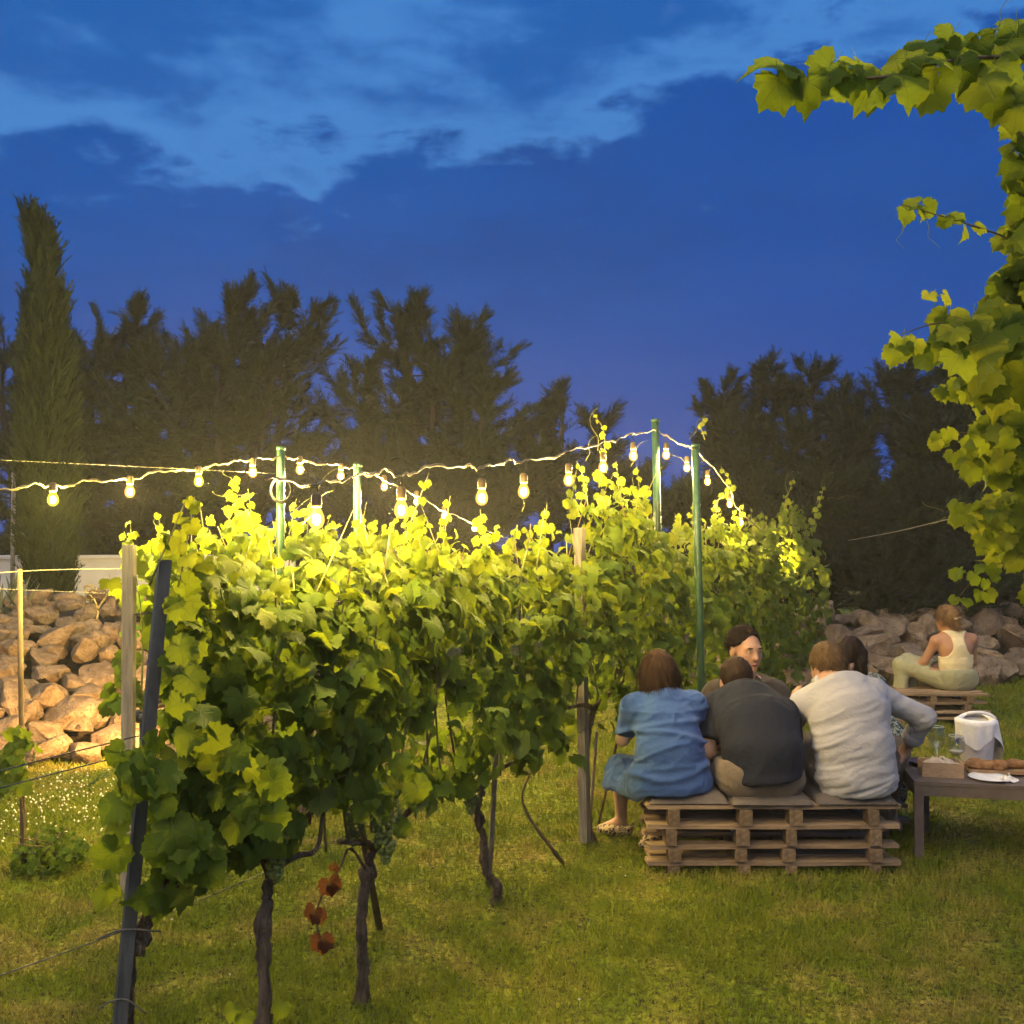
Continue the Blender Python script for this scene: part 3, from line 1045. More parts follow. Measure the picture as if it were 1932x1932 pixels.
def vine(label, Dt, D0, D1, n, nsingle, seed, row=r1, top=top1, bot=bot1, thick=.25, trunk=None, size=.125, canes=6, grapes=(), extra=None, group='grapevines in the front row'):
    rng = np.random.default_rng(seed)
    shoots = []
    base = Vector((float(row(Dt)), Dt, 0))
    root = empty('grapevine', base)
    tag(root, label, 'vine', group)
    s = D0 + (D1 - D0) * rng.random(n)
    ht, hb = top(s), bot(s)
    ht = ht - .03 + .045 * vnoise(np.stack([s * 6.1, s * 0 + seed, s * 0], -1)) + rng.normal(0, .025, n)
    hb = hb + .10 * vnoise(np.stack([s * 4.3, s * 0 + 40, s * 0], -1))
    u = rng.random(n)
    h = hb + (ht - hb) * u ** .92
    # rounded section: wide in the middle, narrow at the top
    wmax = .9 * thick * np.clip(1.15 - .75 * np.maximum(0, (h - hb) / (ht - hb) - .55) / .45, .2, 1) * (.8 + .35 * vnoise(np.stack([s * 4, h * 4, s * 0 + 5], -1)))
    side = np.where(rng.random(n) < .70, 1, -1)
    w = side * wmax * (1 - .75 * rng.random(n) ** 2.0)
    P = np.stack([row(s), s, h], -1) + PERP * w[:, None] + rng.normal(0, .02, (n, 3))
    f = np.clip((h - hb) / (ht - hb), 0, 1.1)
    thin = vnoise(np.stack([s * 4.2, h * 4.8, side * .5 + 3], -1), 6) - .55 * np.clip(.5 - f, 0, 1)      # gaps between the shoots
    ok = thin > -.40
    s, h, w, side, P, f, ht, hb = (q[ok] for q in (s, h, w, side, P, f, ht, hb))
    n = len(s)
    out = PERP[None] * side[:, None]
    Nrm = out * rng.uniform(.35, 1.15, n)[:, None] + np.array((0, 0, 1)) * (.35 + .65 * f ** 2)[:, None] + rng.normal(0, .48, (n, 3))
    Tip = np.array((0, 0, -1.0)) * rng.uniform(.5, 1.2, n)[:, None] + out * .45 + rng.normal(0, .42, (n, 3))
    sz = size * rng.uniform(.62, 1.22, n) * np.where(f > .88, rng.uniform(.45, .9, n), 1)
    g = f + rng.normal(0, .16, n)
    mi = np.where(g > .95, 2, np.where(g > .62, 1, 0))
    mi = np.where((rng.random(n) < .16), 1, mi)
    mi = np.where((rng.random(n) < .03), 2, mi)
    sh = []
    for k in range(max(2, int((D1 - D0) * 7))):                      # upright shoots above the canopy
        d0 = rng.uniform(D0, D1)
        b0 = np.array((float(row(d0)), d0, float(top(np.array(d0))) - .10)) + PERP * rng.normal(0, .06)
        b1 = b0 + np.array((rng.normal(0, .05), rng.normal(0, .03), rng.uniform(.14, .30)))
        nn = int(rng.integers(4, 8))
        sh.append(shoot_leaves([b0, (b0 + b1) / 2 + rng.normal(0, .015, 3), b1], nn, size * .75, size * .32, rng, (1, 2, 2)))
        shoots.append((b0, (b0 + b1) / 2, b1))
    extra = join_extra(sh + ([extra] if extra is not None else []))
    if extra is not None:
        eP, eN, eT, eS, eM = extra
        P = np.vstack([P, eP]); Nrm = np.vstack([Nrm, eN]); Tip = np.vstack([Tip, eT])
        sz = np.concatenate([sz, eS]); mi = np.concatenate([mi, eM]); w = np.concatenate([w, np.full(len(eP), 9.0)])
    rank = np.argsort(-(w + .25 * np.concatenate([f, np.ones(len(w) - n)]) + .02 * rng.random(len(w))))
    single = np.zeros(len(P), bool); single[rank[:nsingle]] = True
    leaves_to(root, P, Nrm, Tip, sz, mi, single, rng)
    # trunk and cordon
    if trunk is None:
        hb0 = float(bot(Dt)) + .15
        trunk = [base + Vector((0, 0, -.03)), base + Vector((rng.normal(0, .03), 0, hb0 * .4)), base + Vector((rng.normal(0, .04), 0, hb0 * .75)), base + Vector((0, 0, hb0))]
    tp = curve(trunk, 40)
    rad = np.interp(np.linspace(0, 1, 40), [0, .06, .3, 1], [.030, .022, .0185, .0145])
    knot = sum(.5 * np.exp(-((np.arange(40) - c) / 1.6) ** 2) * rng.uniform(.4, 1) for c in rng.uniform(3, 38, 4))
    tp = tp + rng.normal(0, .0022, (40, 3))
    MB().tube(tp, rad * (1 + .10 * np.sin(np.arange(40) * .9 + seed) + knot), 11, True, .10).build('trunk', BARK, root)
    head = tp[-1]
    for sg in (-1, 1):
        e = (D1 if sg > 0 else D0)
        dd = (e - Dt) * .8
        pts = [head, head + np.array((.3 * dd * .49, .3 * dd, .05 + rng.normal(0, .02))), head + np.array((dd * .49, dd, .06 + rng.normal(0, .03)))]
        MB().tube(curve(pts, 10), np.linspace(.016, .008, 10), 7, True, .06).build('cordon', BARK, root)
    for k in range(canes):
        d = D0 + (D1 - D0) * (k + .2 + .6 * rng.random()) / canes
        b = np.array((float(row(d)), d, float(head[2]) + .05))
        t = float(top(np.array(d)))
        lean = rng.normal(0, .045, 3)
        pts = [b, b + np.array((lean[0], 0, (t - b[2]) * .5)) + PERP * rng.normal(0, .04), b + np.array((lean[1] * .6, lean[2] * .5, (t - b[2]) * .98)) + PERP * rng.normal(.0, .05)]
        MB().tube(curve(pts, 9), np.linspace(.0055, .0025, 9), 5).build('cane', CANE if k % 3 else SHOOT, root)
    for q in shoots:
        MB().tube(curve(list(q), 6), np.linspace(.003, .0012, 6), 4).build('shoot', SHOOT, root)
    for (c, L, wd) in grapes:
        grape_bunch(root, c, L, wd, rng)
    return root


ICO = None


def grape_bunch(root, c, L, wd, rng):
    global ICO
    if ICO is None:
        import bmesh
        bm = bmesh.new(); bmesh.ops.create_icosphere(bm, subdivisions=1, radius=1)
        ICO = (np.array([v.co[:] for v in bm.verts]), np.array([[v.index for v in f.verts] for f in bm.faces]))
        bm.free()
    n = int(190 * L / .22)
    t = rng.random(n) ** .8
    a = rng.random(n) * 6.28
    wprof = wd * np.interp(t, [0, .12, .4, .8, 1], [.5, 1, .9, .55, .15])
    q = .35 + .65 * rng.random(n) ** .4
    P = np.stack([np.cos(a) * wprof * q, np.sin(a) * wprof * q, -t * L], -1) + np.array(tuple(c))
    r = rng.uniform(.0070, .0100, n)
    V = (P[:, None] + r[:, None, None] * ICO[0][None]).reshape(-1, 3)
    T = (ICO[1][None] + (np.arange(n) * len(ICO[0]))[:, None, None]).reshape(-1, 3)
    o = link('grape_bunch', mesh_np('grape_bunch', V, T, GRAPE), root)
    o['label'] = 'hanging bunch of small unripe green grapes'
    MB().tube([np.array(tuple(c)) + np.array((0, 0, .07)), np.array(tuple(c)), np.array(tuple(c)) - np.array((0, 0, L * .8))], .003, 5).build('stem', SHOOT, o)


erng = np.random.default_rng(77)


def tendril(root, p, d, L, rng, r=.0016):
    p = np.array(tuple(p)); d = np.array(d, float)
    pts = [p]
    for k in range(1, 9):
        t = k / 8
        pts.append(p + d * L * t + np.array((math.sin(t * 7) * .16 * L * t, 0, -.10 * L * t * t + math.cos(t * 7) * .10 * L * t)))
    MB().tube(curve(pts, 22), np.linspace(r, r * .5, 22), 4).build('tendril', SHOOT, root)


# trunks follow the photograph
tr_a = [on_ground(228, 2110), at(238, 1850, 2.60), at(262, 1770, 2.62), at(300, 1700, 2.66), at(318, 1685, 2.68)]
tr_b = [on_ground(490, 2040), at(500, 1890, 3.02), at(496, 1760, 3.03), at(508, 1665, 3.05), at(512, 1620, 3.06)]
tr_c = [on_ground(685, 1888), at(684, 1800, 3.51), at(682, 1730, 3.51), at(693, 1640, 3.52), at(705, 1600, 3.53)]
tr_d = [on_ground(936, 1700), at(938, 1672, 4.47), at(916, 1640, 4.47), at(912, 1580, 4.47), at(900, 1530, 4.47), at(912, 1480, 4.48)]

# leaves hanging free at the near end of the row, left of the dark post
nearend = join_extra([
    shoot_leaves([at(268, 1130, 2.60), at(250, 1230, 2.55), at(236, 1330, 2.52), at(228, 1400, 2.52)], 8, .080, .090, erng, (0, 1, 0)),
    shoot_leaves([at(240, 1400, 2.50), at(236, 1500, 2.48), at(228, 1620, 2.48)], 9, .085, .085, erng, (0, 1, 1)),
    shoot_leaves([at(290, 1400, 2.45), at(290, 1500, 2.43), at(320, 1580, 2.45), at(370, 1600, 2.48)], 10, .092, .09, erng, (0, 1, 0)),
    shoot_leaves([at(330, 1090, 2.62), at(320, 1180, 2.55), at(350, 1300, 2.5), at(390, 1420, 2.48)], 12, .085, .09, erng, (0, 1, 1)),
    shoot_leaves([at(420, 1480, 2.6), at(470, 1540, 2.62), at(520, 1510, 2.65)], 7, .088, .088, erng, (0, 1, 0)),
    shoot_leaves([at(330, 1560, 2.5), at(360, 1620, 2.5), at(420, 1600, 2.55)], 6, .085, .085, erng, (0, 0, 1)),
    shoot_leaves([at(400, 1400, 2.55), at(450, 1450, 2.6), at(540, 1450, 2.7)], 8, .085, .09, erng, (0, 0, 1)),
])
va = vine('grapevine at the near end of the row, its trunk leaning out from the dark post', 2.62, 2.60, 2.85, 210, 225, 11, trunk=tr_a, extra=nearend, size=.092, canes=0, thick=.15)
vb = vine('grapevine with a straight gnarled trunk cut off by the bottom edge', 3.05, 2.83, 3.30, 350, 270, 12, trunk=tr_b, size=.092, thick=.17, canes=5,
          grapes=[(at(520, 1560, 2.98), .16, .035)])
vc = vine('grapevine with two large grape bunches and withered red leaves', 3.51, 3.28, 3.98, 530, 295, 13, trunk=tr_c, size=.093, thick=.20, canes=6,
          grapes=[(at(728, 1480, 3.46), .26, .055), (at(668, 1500, 3.55), .17, .04)])
vd = vine('grapevine with a thick kinked foot bound to a thin stake', 4.48, 3.96, 4.95, 740, 298, 14, trunk=tr_d, size=.094, thick=.22, canes=7,
          grapes=[(at(888, 1450, 4.4), .19, .05)])
ve = vine('grapevine around the grey wooden post next to the woman in blue', 5.42, 4.93, 5.95, 680, 298, 15, size=.097, canes=6)
vf = vine('grapevine reaching up to the nearer string of bulbs at the first tall pole', 6.25, 5.93, 6.62, 470, 230, 16, size=.10, canes=5)
vg = vine('grapevine right behind the green pole between the woman in blue and the facing man', 7.1, 6.60, 7.6, 480, 200, 17, size=.105, canes=4)
vh = vine('grapevine behind the head of the man facing the camera', 8.05, 7.58, 8.5, 480, 170, 18, size=.105, canes=4)
vi = vine('grapevine near the far end of the row, lit from above by the last bulbs', 8.95, 8.48, 9.4, 480, 150, 19, size=.105, canes=4)
vj = vine('grapevine closing the far end of the row against the dark hedge', 9.9, 9.38, 10.7, 600, 150, 20, size=.105, canes=5, thick=.34)

# extras on single vines
MB().tube(curve([at(690, 1640, 3.5), at(660, 1600, 3.46), at(640, 1640, 3.42), at(612, 1680, 3.40), at(596, 1730, 3.40), at(608, 1780, 3.40)], 18), np.linspace(.006, .002, 18), 5).build('dead_cane', BARK, vc)
for (x, y, s, ax) in ((622, 1668, .075, .3), (592, 1722, .072, -.5), (607, 1775, .078, .1), (628, 1635, .03, .6)):
    p = at(x, y, 3.39)
    P = np.array([p[:]]); ex = (P, np.array([(ax, -1, .15)]), np.array([(ax * .5, .2, -1)]), np.array([s]), np.array([3]))
    leaves_to(vc, *ex[:4], ex[4], np.array([True]), erng)
    leaves_to(vc, P + np.array(((.012, .012, -.012),)), ex[1] + np.array(((.9, 0, .2),)), ex[2] + np.array(((.5, 0, 0),)), ex[3] * .8, ex[4], np.array([True]), erng)
for v_, pts in ((va, [at(312, 1690, 2.68), at(350, 1670, 2.72), at(392, 1655, 2.78)]), (va, [at(312, 1690, 2.68), at(300, 1630, 2.64), at(285, 1600, 2.62)]),
                (va, [at(316, 1688, 2.68), at(320, 1640, 2.7), at(330, 1560, 2.7)]),
                (vb, [at(512, 1640, 3.06), at(560, 1615, 3.12), at(598, 1600, 3.18), at(610, 1520, 3.2)]), (vb, [at(510, 1650, 3.06), at(485, 1600, 3.02), at(478, 1560, 3.0)]),
                (vc, [at(705, 1605, 3.53), at(740, 1560, 3.6), at(780, 1520, 3.65), at(800, 1470, 3.7)])):
    MB().tube(curve(pts, 12), np.linspace(.013, .005, 12), 6, True, .08).build('cane', BARK, v_)
for (x, y) in ((440, 1905), (462, 1918), (530, 1900)):
    P = np.array([at(x, y, 3.0)[:]])
    leaves_to(vb, P, np.array([(.2, -1, .6)]), np.array([(-.3, 0, -1)]), np.array([.055]), np.array([1]), np.array([True]), erng)
# young cane bending out of the lawn
yc = MB().tube(curve([on_ground(1062, 1628), at(1040, 1600, 4.95), at(1000, 1545, 4.95), at(985, 1500, 4.95), at(1010, 1440, 4.95)], 20), np.linspace(.011, .004, 20), 6, True, .06).build('vine_sapling', CANE)
tag(yc, 'bare young vine cane curving up out of the lawn', 'sapling')


# back row
def top2(D): return np.interp(D, [4.6, 5.0, 5.6, 6.4, 7.4, 8.4, 9.6], [1.52, 1.62, 1.70, 1.62, 1.55, 1.50, 1.45])
def bot2(D): return np.interp(D, [4.6, 6, 9], [.62, .6, .5])


tall = join_extra([shoot_leaves([at(452, 1060, 5.2), at(444, 990, 5.2), at(442, 930, 5.2), at(440, 900, 5.2)], 11, .09, .035, erng, (2, 2, 1)),
                   shoot_leaves([at(500, 1050, 5.3), at(520, 1000, 5.3), at(545, 975, 5.3)], 8, .09, .05, erng, (2, 1, 2)),
                   shoot_leaves([at(310, 1060, 4.9), at(300, 1020, 4.9), at(312, 1000, 4.9)], 7, .07, .04, erng, (2, 2, 1))])
G2 = 'grapevines in the row behind'
w1 = vine('grapevine in the row behind, next to the pale wooden post', 4.95, 4.68, 5.4, 300, 170, 31, r2, top2, bot2, size=.115, canes=5, extra=tall, group=G2)
w2 = vine('grapevine in the row behind, under the coil of cable on the pole', 5.9, 5.38, 6.4, 260, 110, 32, r2, top2, bot2, size=.115, canes=4, group=G2)
w3 = vine('grapevine in the row behind, under the second green pole', 6.9, 6.38, 7.4, 200, 60, 33, r2, top2, bot2, size=.115, canes=3, group=G2)
for p, d, L in (((438, 905, 5.2), (-.5, 0, .5), .10), ((446, 935, 5.2), (.8, 0, .1), .12), ((440, 940, 5.2), (-.9, 0, .3), .13), ((560, 960, 5.3), (.9, 0, .9), .26), ((304, 1000, 4.9), (-.4, 0, .6), .09)):
    tendril(w1, at(*p), d, L, erng)
# free shoots over the front row
for v_, p, d, L in ((vf, (1128, 850, 5.6), (-.1, 0, 1), .24), (vf, (1105, 870, 5.5), (.3, 0, .9), .16), (vf, (1190, 880, 6.0), (.4, 0, .8), .2), (vg, (1300, 830, 7.0), (.5, 0, .8), .22), (vg, (1290, 870, 7.0), (-.6, 0, .5), .2),
                    (vi, (1480, 950, 9.2), (.2, 0, 1), .3), (vj, (1540, 950, 9.9), (.4, 0, .9), .35), (vj, (1560, 940, 10.2), (1, 0, .1), .25), (vd, (985, 965, 4.6), (.2, 0, 1), .1), (vb, (570, 990, 3.1), (.7, 0, .9), .12)):
    tendril(v_, at(*p), d, L, erng)
for v_, pts, n, s0, s1 in ((vf, [at(1130, 920, 5.6), at(1140, 860, 5.6), at(1138, 810, 5.6), at(1118, 780, 5.6)], 9, .07, .018),
                           (vf, [at(1210, 960, 6.1), at(1235, 900, 6.1), at(1250, 880, 6.1)], 7, .09, .05),
                           (ve, [at(1110, 960, 5.4), at(1100, 900, 5.4), at(1088, 870, 5.4)], 6, .07, .02),
                           (vg, [at(1330, 830, 7.1), at(1322, 800, 7.1), at(1335, 790, 7.1)], 4, .05, .03),
                           (vh, [at(1345, 950, 8.0), at(1380, 920, 8.0), at(1360, 880, 8.0)], 8, .08, .03),
                           (vi, [at(1470, 1000, 9.2), at(1485, 940, 9.2), at(1498, 900, 9.2)], 9, .08, .03),
                           (vj, [at(1530, 1000, 9.9), at(1545, 950, 9.9), at(1555, 915, 9.9)], 9, .08, .03),
                           (vj, [at(1555, 1150, 9.9), at(1560, 1080, 9.9), at(1548, 1090, 9.9)], 8, .10, .07),
                           (vi, [at(1500, 1060, 9.3), at(1540, 1060, 9.4), at(1560, 1110, 9.5)], 12, .10, .07)):
    MB().tube(curve(pts, 12), np.linspace(.004, .0015, 12), 4).build('shoot', SHOOT, v_)
    ex = shoot_leaves(pts, n, s0, s1, erng, (2, 2, 1))
    leaves_to(v_, *ex, np.ones(n, bool), erng)


# ------------------------------------------------------------------ posts, stakes, wires
def post(name, label, a, b, r, mat, n=8, square=None, cat='post', cap=None):
    a, b = Vector(a), Vector(b)
    root = empty(name, a); tag(root, label, cat)
    mb = MB()
    if square:
        z = (b - a).normalized()
        M = z.to_track_quat('Z', 'Y').to_matrix()
        mb.box((a + b) / 2, (square[0], square[1], (b - a).length), M)
        mb.build('shaft', mat, root, False)
    else:
        mb.tube([a, a.lerp(b, .33), a.lerp(b, .66), b], r, n, True, .02)
        mb.build('shaft', mat, root)
    if cap: MB().tube([b - Vector((0, 0, .003)), b + Vector((0, 0, .015))], r * 1.12, n).build('cap', cap, root)
    return root


dp = post('trellis_post', 'dark steel trellis post leaning at the near end of the front row', at(205, 2140, 2.56), at(311, 1056, 2.62), .018, IRON, square=(.034, .030))
for y, L in ((1750, .16), (1882, .12), (1430, .10)):
    x = 311 - (y - 1056) * .097
    c = at(x, y, 2.575)
    MB().tube(curve([c + Vector((-L * .5, 0, -.03)), c + Vector((-.02, -.022, 0)), c + Vector((.02, -.022, .004)), c + Vector((L * .5, 0, -.01 if y < 1800 else -.04))], 12), .0022, 5).build('tie_wire', WIRE, dp)
post('trellis_post', 'pale wooden post standing at the near end of the back row', at(240, 1760, 4.63) * Vector((1, 1, 0)), at(244, 1028, 4.63), .022, POSTWOOD, square=(.044, .05))
post('trellis_post', 'grey wooden post rising through the front row behind the bare cane', on_ground(1104, 1588), at(1093, 996, 5.33), .027, GREYWOOD, square=(.045, .05))
post('vine_stake', 'thin wooden stake bound to the kinked vine foot', on_ground(922, 1672), at(936, 1420, 4.44), .013, GREYWOOD, cat='stake')
post('vine_stake', 'slanting stake behind the vine with two grape bunches', on_ground(716, 1752), at(660, 1440, 3.75), .014, CANE, cat='stake')
post('vine_stake', 'thin pale stake just behind the grey wooden post', on_ground(1112, 1560), at(1126, 1380, 5.5), .009, POSTWOOD, cat='stake')
post('vine_stake', 'thin dark rod slanting beside the leg of the woman in blue', on_ground(1128, 1562), at(1178, 1340, 5.45), .007, BARK, cat='stake')
post('vine_stake', 'lone rusty stake in front of the boulder bank, small vine at its foot', on_ground(44, 1642), at(37, 1074, 4.9), .012, mat_mottled('rusty_stake', (.13, .08, .045), (.25, .165, .10), 12, .9, .4, (3, 3, .6)), cat='stake')
POLES = {}
for key, x, yb, yt, D, lab in (('a', 530, 1400, 848, 5.7, 'green pole in the back row with a coil of cable hanging from it'), ('b', 674, 1380, 880, 6.4, 'shorter green pole between the string light bulbs, second in the back row'),
                               ('c', 1236, 1480, 795, 6.42, 'tallest green pole carrying the bulbs above the woman in blue'), ('d', 1312, 1500, 843, 6.15, 'green pole rising right behind the man in the charcoal shirt')):
    t = at(x, yt, D)
    POLES[key] = t
    post('green_pole', lab, (t.x + (.045 if key in 'cd' else 0), D, -.02), t, .0235, GREENPOLE, 10, cat='pole', cap=GREENPOLE)


def wire(label, pts, r=.0018, mat=None, cat='wire', name='trellis_wire', n=24):
    o = MB().tube(curve(pts, n), r, 5).build(name, mat or WIRE)
    tag(o, label, cat)
    return o


def row_pt(D, z, row=r1): return Vector((float(row(D)), D, z))


wire('lowest trellis wire of the front row, bare left of the dark post', [row_pt(1.6, .70), row_pt(2.57, .615), row_pt(3.5, .60), row_pt(5.33, .60), row_pt(10, .6)])
wire('upper of two close trellis wires left of the dark post', [row_pt(1.6, 1.06), row_pt(2.57, 1.09), row_pt(3.5, 1.08), row_pt(5.33, 1.08), row_pt(10, 1.05)])
wire('lower of two close trellis wires left of the dark post', [row_pt(1.6, 1.03), row_pt(2.57, 1.05), row_pt(3.5, 1.04), row_pt(5.33, 1.04), row_pt(10, 1.02)])
wire('high trellis wire running through the top leaves of the front row', [row_pt(2.60, 1.40), row_pt(3.5, 1.38), row_pt(5.33, 1.38), row_pt(10, 1.35)])
wire('top wire from the lone rusty stake to the pale wooden post', [at(-60, 1086, 4.5), at(37, 1078, 4.9), at(140, 1074, 5.2), at(240, 1073, 5.54), at(400, 1070, 6.2)], .0022, POSTWOOD)
wire('second wire below it, from the lone rusty stake past the dried vine', [at(-60, 1108, 4.5), at(37, 1113, 4.9), at(140, 1117, 5.2), at(240, 1121, 5.54), at(400, 1124, 6.2)], .0018)
wire('thin guy wire over the first bulbs, from the left to the coil pole', [at(-40, 866, 4.6), at(250, 880, 5.1), at(528, 894, 5.7)], .0009)
wire('thin pale wire slanting up to the climbing vine above the far bench', [at(1600, 1020, 9.6), at(1690, 1003, 8.0), at(1775, 983, 6.5), at(1900, 955, 5.0)], .003)


# small dried vine on the wires, small vine on the lone stake, weed at its foot
def dried_vine():
    b = at(186, 1175, 5.35)
    root = empty('dried_vine', b); tag(root, 'small dried vine twisted round the wire in front of the white wall', 'vine')
    rng = np.random.default_rng(8)
    for pts in ([(182, 1172), (184, 1150), (178, 1132), (168, 1122)], [(184, 1150), (192, 1138), (204, 1122), (214, 1120)], [(176, 1130), (166, 1140), (158, 1152)], [(184, 1155), (178, 1140)]):
        MB().tube(curve([at(x, y, 5.35) for x, y in pts], 10), np.linspace(.007, .004, 10), 5, True, .1).build('stem', BARK, root)
    for k in range(10):
        c = np.array(at(rng.uniform(164, 182) if k < 6 else rng.uniform(198, 214), rng.uniform(1108, 1124), 5.35)[:])
        a0 = rng.uniform(0, 6)
        r = rng.uniform(.010, .026)
        pts = [c + np.array((math.cos(a0 + t * .9) * r * (1 + .1 * t), rng.normal(0, .004), math.sin(a0 + t * .9) * r)) for t in range(8)]
        MB().tube(curve(pts, 20), .0022, 4).build('tendril', BARK, root)


dried_vine()


def stake_vine():
    root = empty('young_vine', on_ground(44, 1640)); tag(root, 'small leafy vine growing up the lone rusty stake', 'vine')
    rng = np.random.default_rng(9)
    st = [on_ground(40, 1640), at(44, 1560, 4.88), at(34, 1440, 4.86), at(42, 1370, 4.86)]
    MB().tube(curve(st, 14), np.linspace(.008, .003, 14), 5, True, .08).build('stem', CANE, root)
    ex = join_extra([shoot_leaves([at(40, 1370, 4.84), at(20, 1420, 4.84), at(30, 1490, 4.84)], 12, .075, .085, rng, (0, 1, 1)), shoot_leaves([at(40, 1390, 4.84), at(58, 1400, 4.84), at(70, 1430, 4.84)], 5, .06, .06, rng, (1, 1, 0)),
                     shoot_leaves([at(8, 1420, 4.84), at(-10, 1450, 4.84), at(10, 1500, 4.84)], 7, .075, .07, rng, (0, 1, 1))])
    leaves_to(root, *ex, np.ones(len(ex[0]), bool), rng)


stake_vine()


def weed():
    rng = np.random.default_rng(10)
    b = on_ground(95, 1640)
    root = empty('weed_bush', b); tag(root, 'small bushy weed in the grass by the lone rusty stake', 'bush')
    n = 420
    a = rng.random(n) * 6.28
    r = rng.random(n) ** .5
    P = np.stack([b.x + .17 * r * np.cos(a), b.y + .17 * r * np.sin(a), .02 + .20 * (1 - r * .6) * rng.random(n)], -1)
    Tip = np.stack([np.cos(a) * r, np.sin(a) * r, .9 + 0 * a], -1) + rng.normal(0, .4, (n, 3))
    leaves_to(root, P, rng.normal(0, 1, (n, 3)) + np.array((0, -.6, .6)), Tip, rng.uniform(.018, .04, n), rng.integers(0, 2, n), np.zeros(n, bool), rng)
    for k in range(7):
        MB().tube(curve([b, b + Vector((rng.normal(0, .05), rng.normal(0, .05), .10)), b + Vector((rng.normal(0, .09), rng.normal(0, .09), .19))], 6), .003, 4).build('stem', CANE, root)


weed()


def clover():
    rng = np.random.default_rng(12)
    n = 240
    V, T = [], []
    P = []
    while len(P) < n:
        x, y = rng.uniform(-10, 215), rng.uniform(1445, 1620)
        if rng.random() > math.exp(-((y - 1500) / 60) ** 2) * (.5 + .5 * math.exp(-((x - 110) / 70) ** 2)): continue
        p = on_ground(x, y, .045); P.append(p[:])
    for _ in range(8):
        P.append(on_ground(rng.uniform(300, 1900), rng.uniform(1560, 1900), .035)[:])
    P = np.array(P)
    import bmesh
    o8 = np.array([(1, 0, 0), (-1, 0, 0), (0, 1, 0), (0, -1, 0), (0, 0, 1), (0, 0, -1)], float)
    tr = np.array([(0, 2, 4), (2, 1, 4), (1, 3, 4), (3, 0, 4), (2, 0, 5), (1, 2, 5), (3, 1, 5), (0, 3, 5)])
    r = rng.uniform(.004, .009, len(P))
    V = (P[:, None] + r[:, None, None] * o8[None]).reshape(-1, 3)
    T = (tr[None] + (np.arange(len(P)) * 6)[:, None, None]).reshape(-1, 3)
    o = link('clover_flowers', mesh_np('clover_flowers', V, T, mat_mottled('clover_petals', (.50, .44, .30), (.70, .64, .48), 60, .8, 0)))
    tag(o, 'pale clover flower heads dotted through the grass by the boulders', 'flowers', kind='stuff')


clover()


# ------------------------------------------------------------------ string lights
def bulb_meshes():
    prof = [(.0, -.074), (.009, -.073), (.0170, -.067), (.0225, -.058), (.0245, -.047), (.0228, -.035), (.0180, -.023), (.0130, -.013), (.0115, -.002)]
    fil = [(.0, -.062), (.0085, -.058), (.0110, -.046), (.0085, -.034), (.0, -.030)]
    env = [MB().lathe(prof, n=14).mesh('bulb', m) for m in (ENV_AMBER, ENV_YEL, ENV_AMBER)]
    hot = [MB().lathe(fil, n=8).mesh('filament', m) for m in (BULB_WARM, BULB_YEL, BULB_WARM_A)]
    sk = [(.0, .034), (.009, .034), (.0155, .026), (.0165, .0), (.0155, -.010), (.0, -.010)]
    return (env, hot), MB().lathe(sk, n=12).mesh('socket', SOCKET)


BULBS, SOCK = bulb_meshes()


def string_light(label, cable, bulbs, drop, yellow=()):
    """cable: points; bulbs: list of bulb centres; each hangs by a drop from the cable"""
    c = curve(cable, 160)
    c = c + np.stack([np.zeros(160), np.zeros(160), .006 * np.sin(np.arange(160) * .8) + .004 * np.sin(np.arange(160) * 2.1)], -1)
    root = empty('string_light', cable[0]); tag(root, label, 'string light', 'strings of warm bulbs over the vines')
    mb = MB().tube(c, .0030, 6)
    tw = c + np.stack([np.zeros(160), .006 * np.sin(np.arange(160) * .45), .007 * np.cos(np.arange(160) * .45)], -1)
    mb.tube(tw, .0020, 5)
    mb.build('cable', CABLE, root)
    for k, p in enumerate(bulbs):
        top = Vector(p) + Vector((0, 0, .050))
        s = link('socket', SOCK, root); s.location = top
        tilt = (random.uniform(-.12, .12), random.uniform(-.12, .12), random.uniform(0, 6))
        kd = 0 if drop else (1 if k in yellow else 2)
        for nm, me in (('bulb', BULBS[0][kd]), ('filament', BULBS[1][kd])):
            b = bpy.data.objects.new(nm, me); COL.objects.link(b)
            b.parent = s
        d = np.linalg.norm((c - np.array(top[:]))[:, :2] * np.array((1, .5)), axis=1)
        q = Vector(c[int(np.argmin(d))])
        if (q - top).length > .045:
            w = MB().tube(curve([q, q.lerp(top, .5) + Vector((random.uniform(-.01, .01), 0, 0)), top + Vector((0, 0, .03))], 8), .0026, 5).build('drop_cable', BLACKRUB if drop else CABLE, root)
    return root


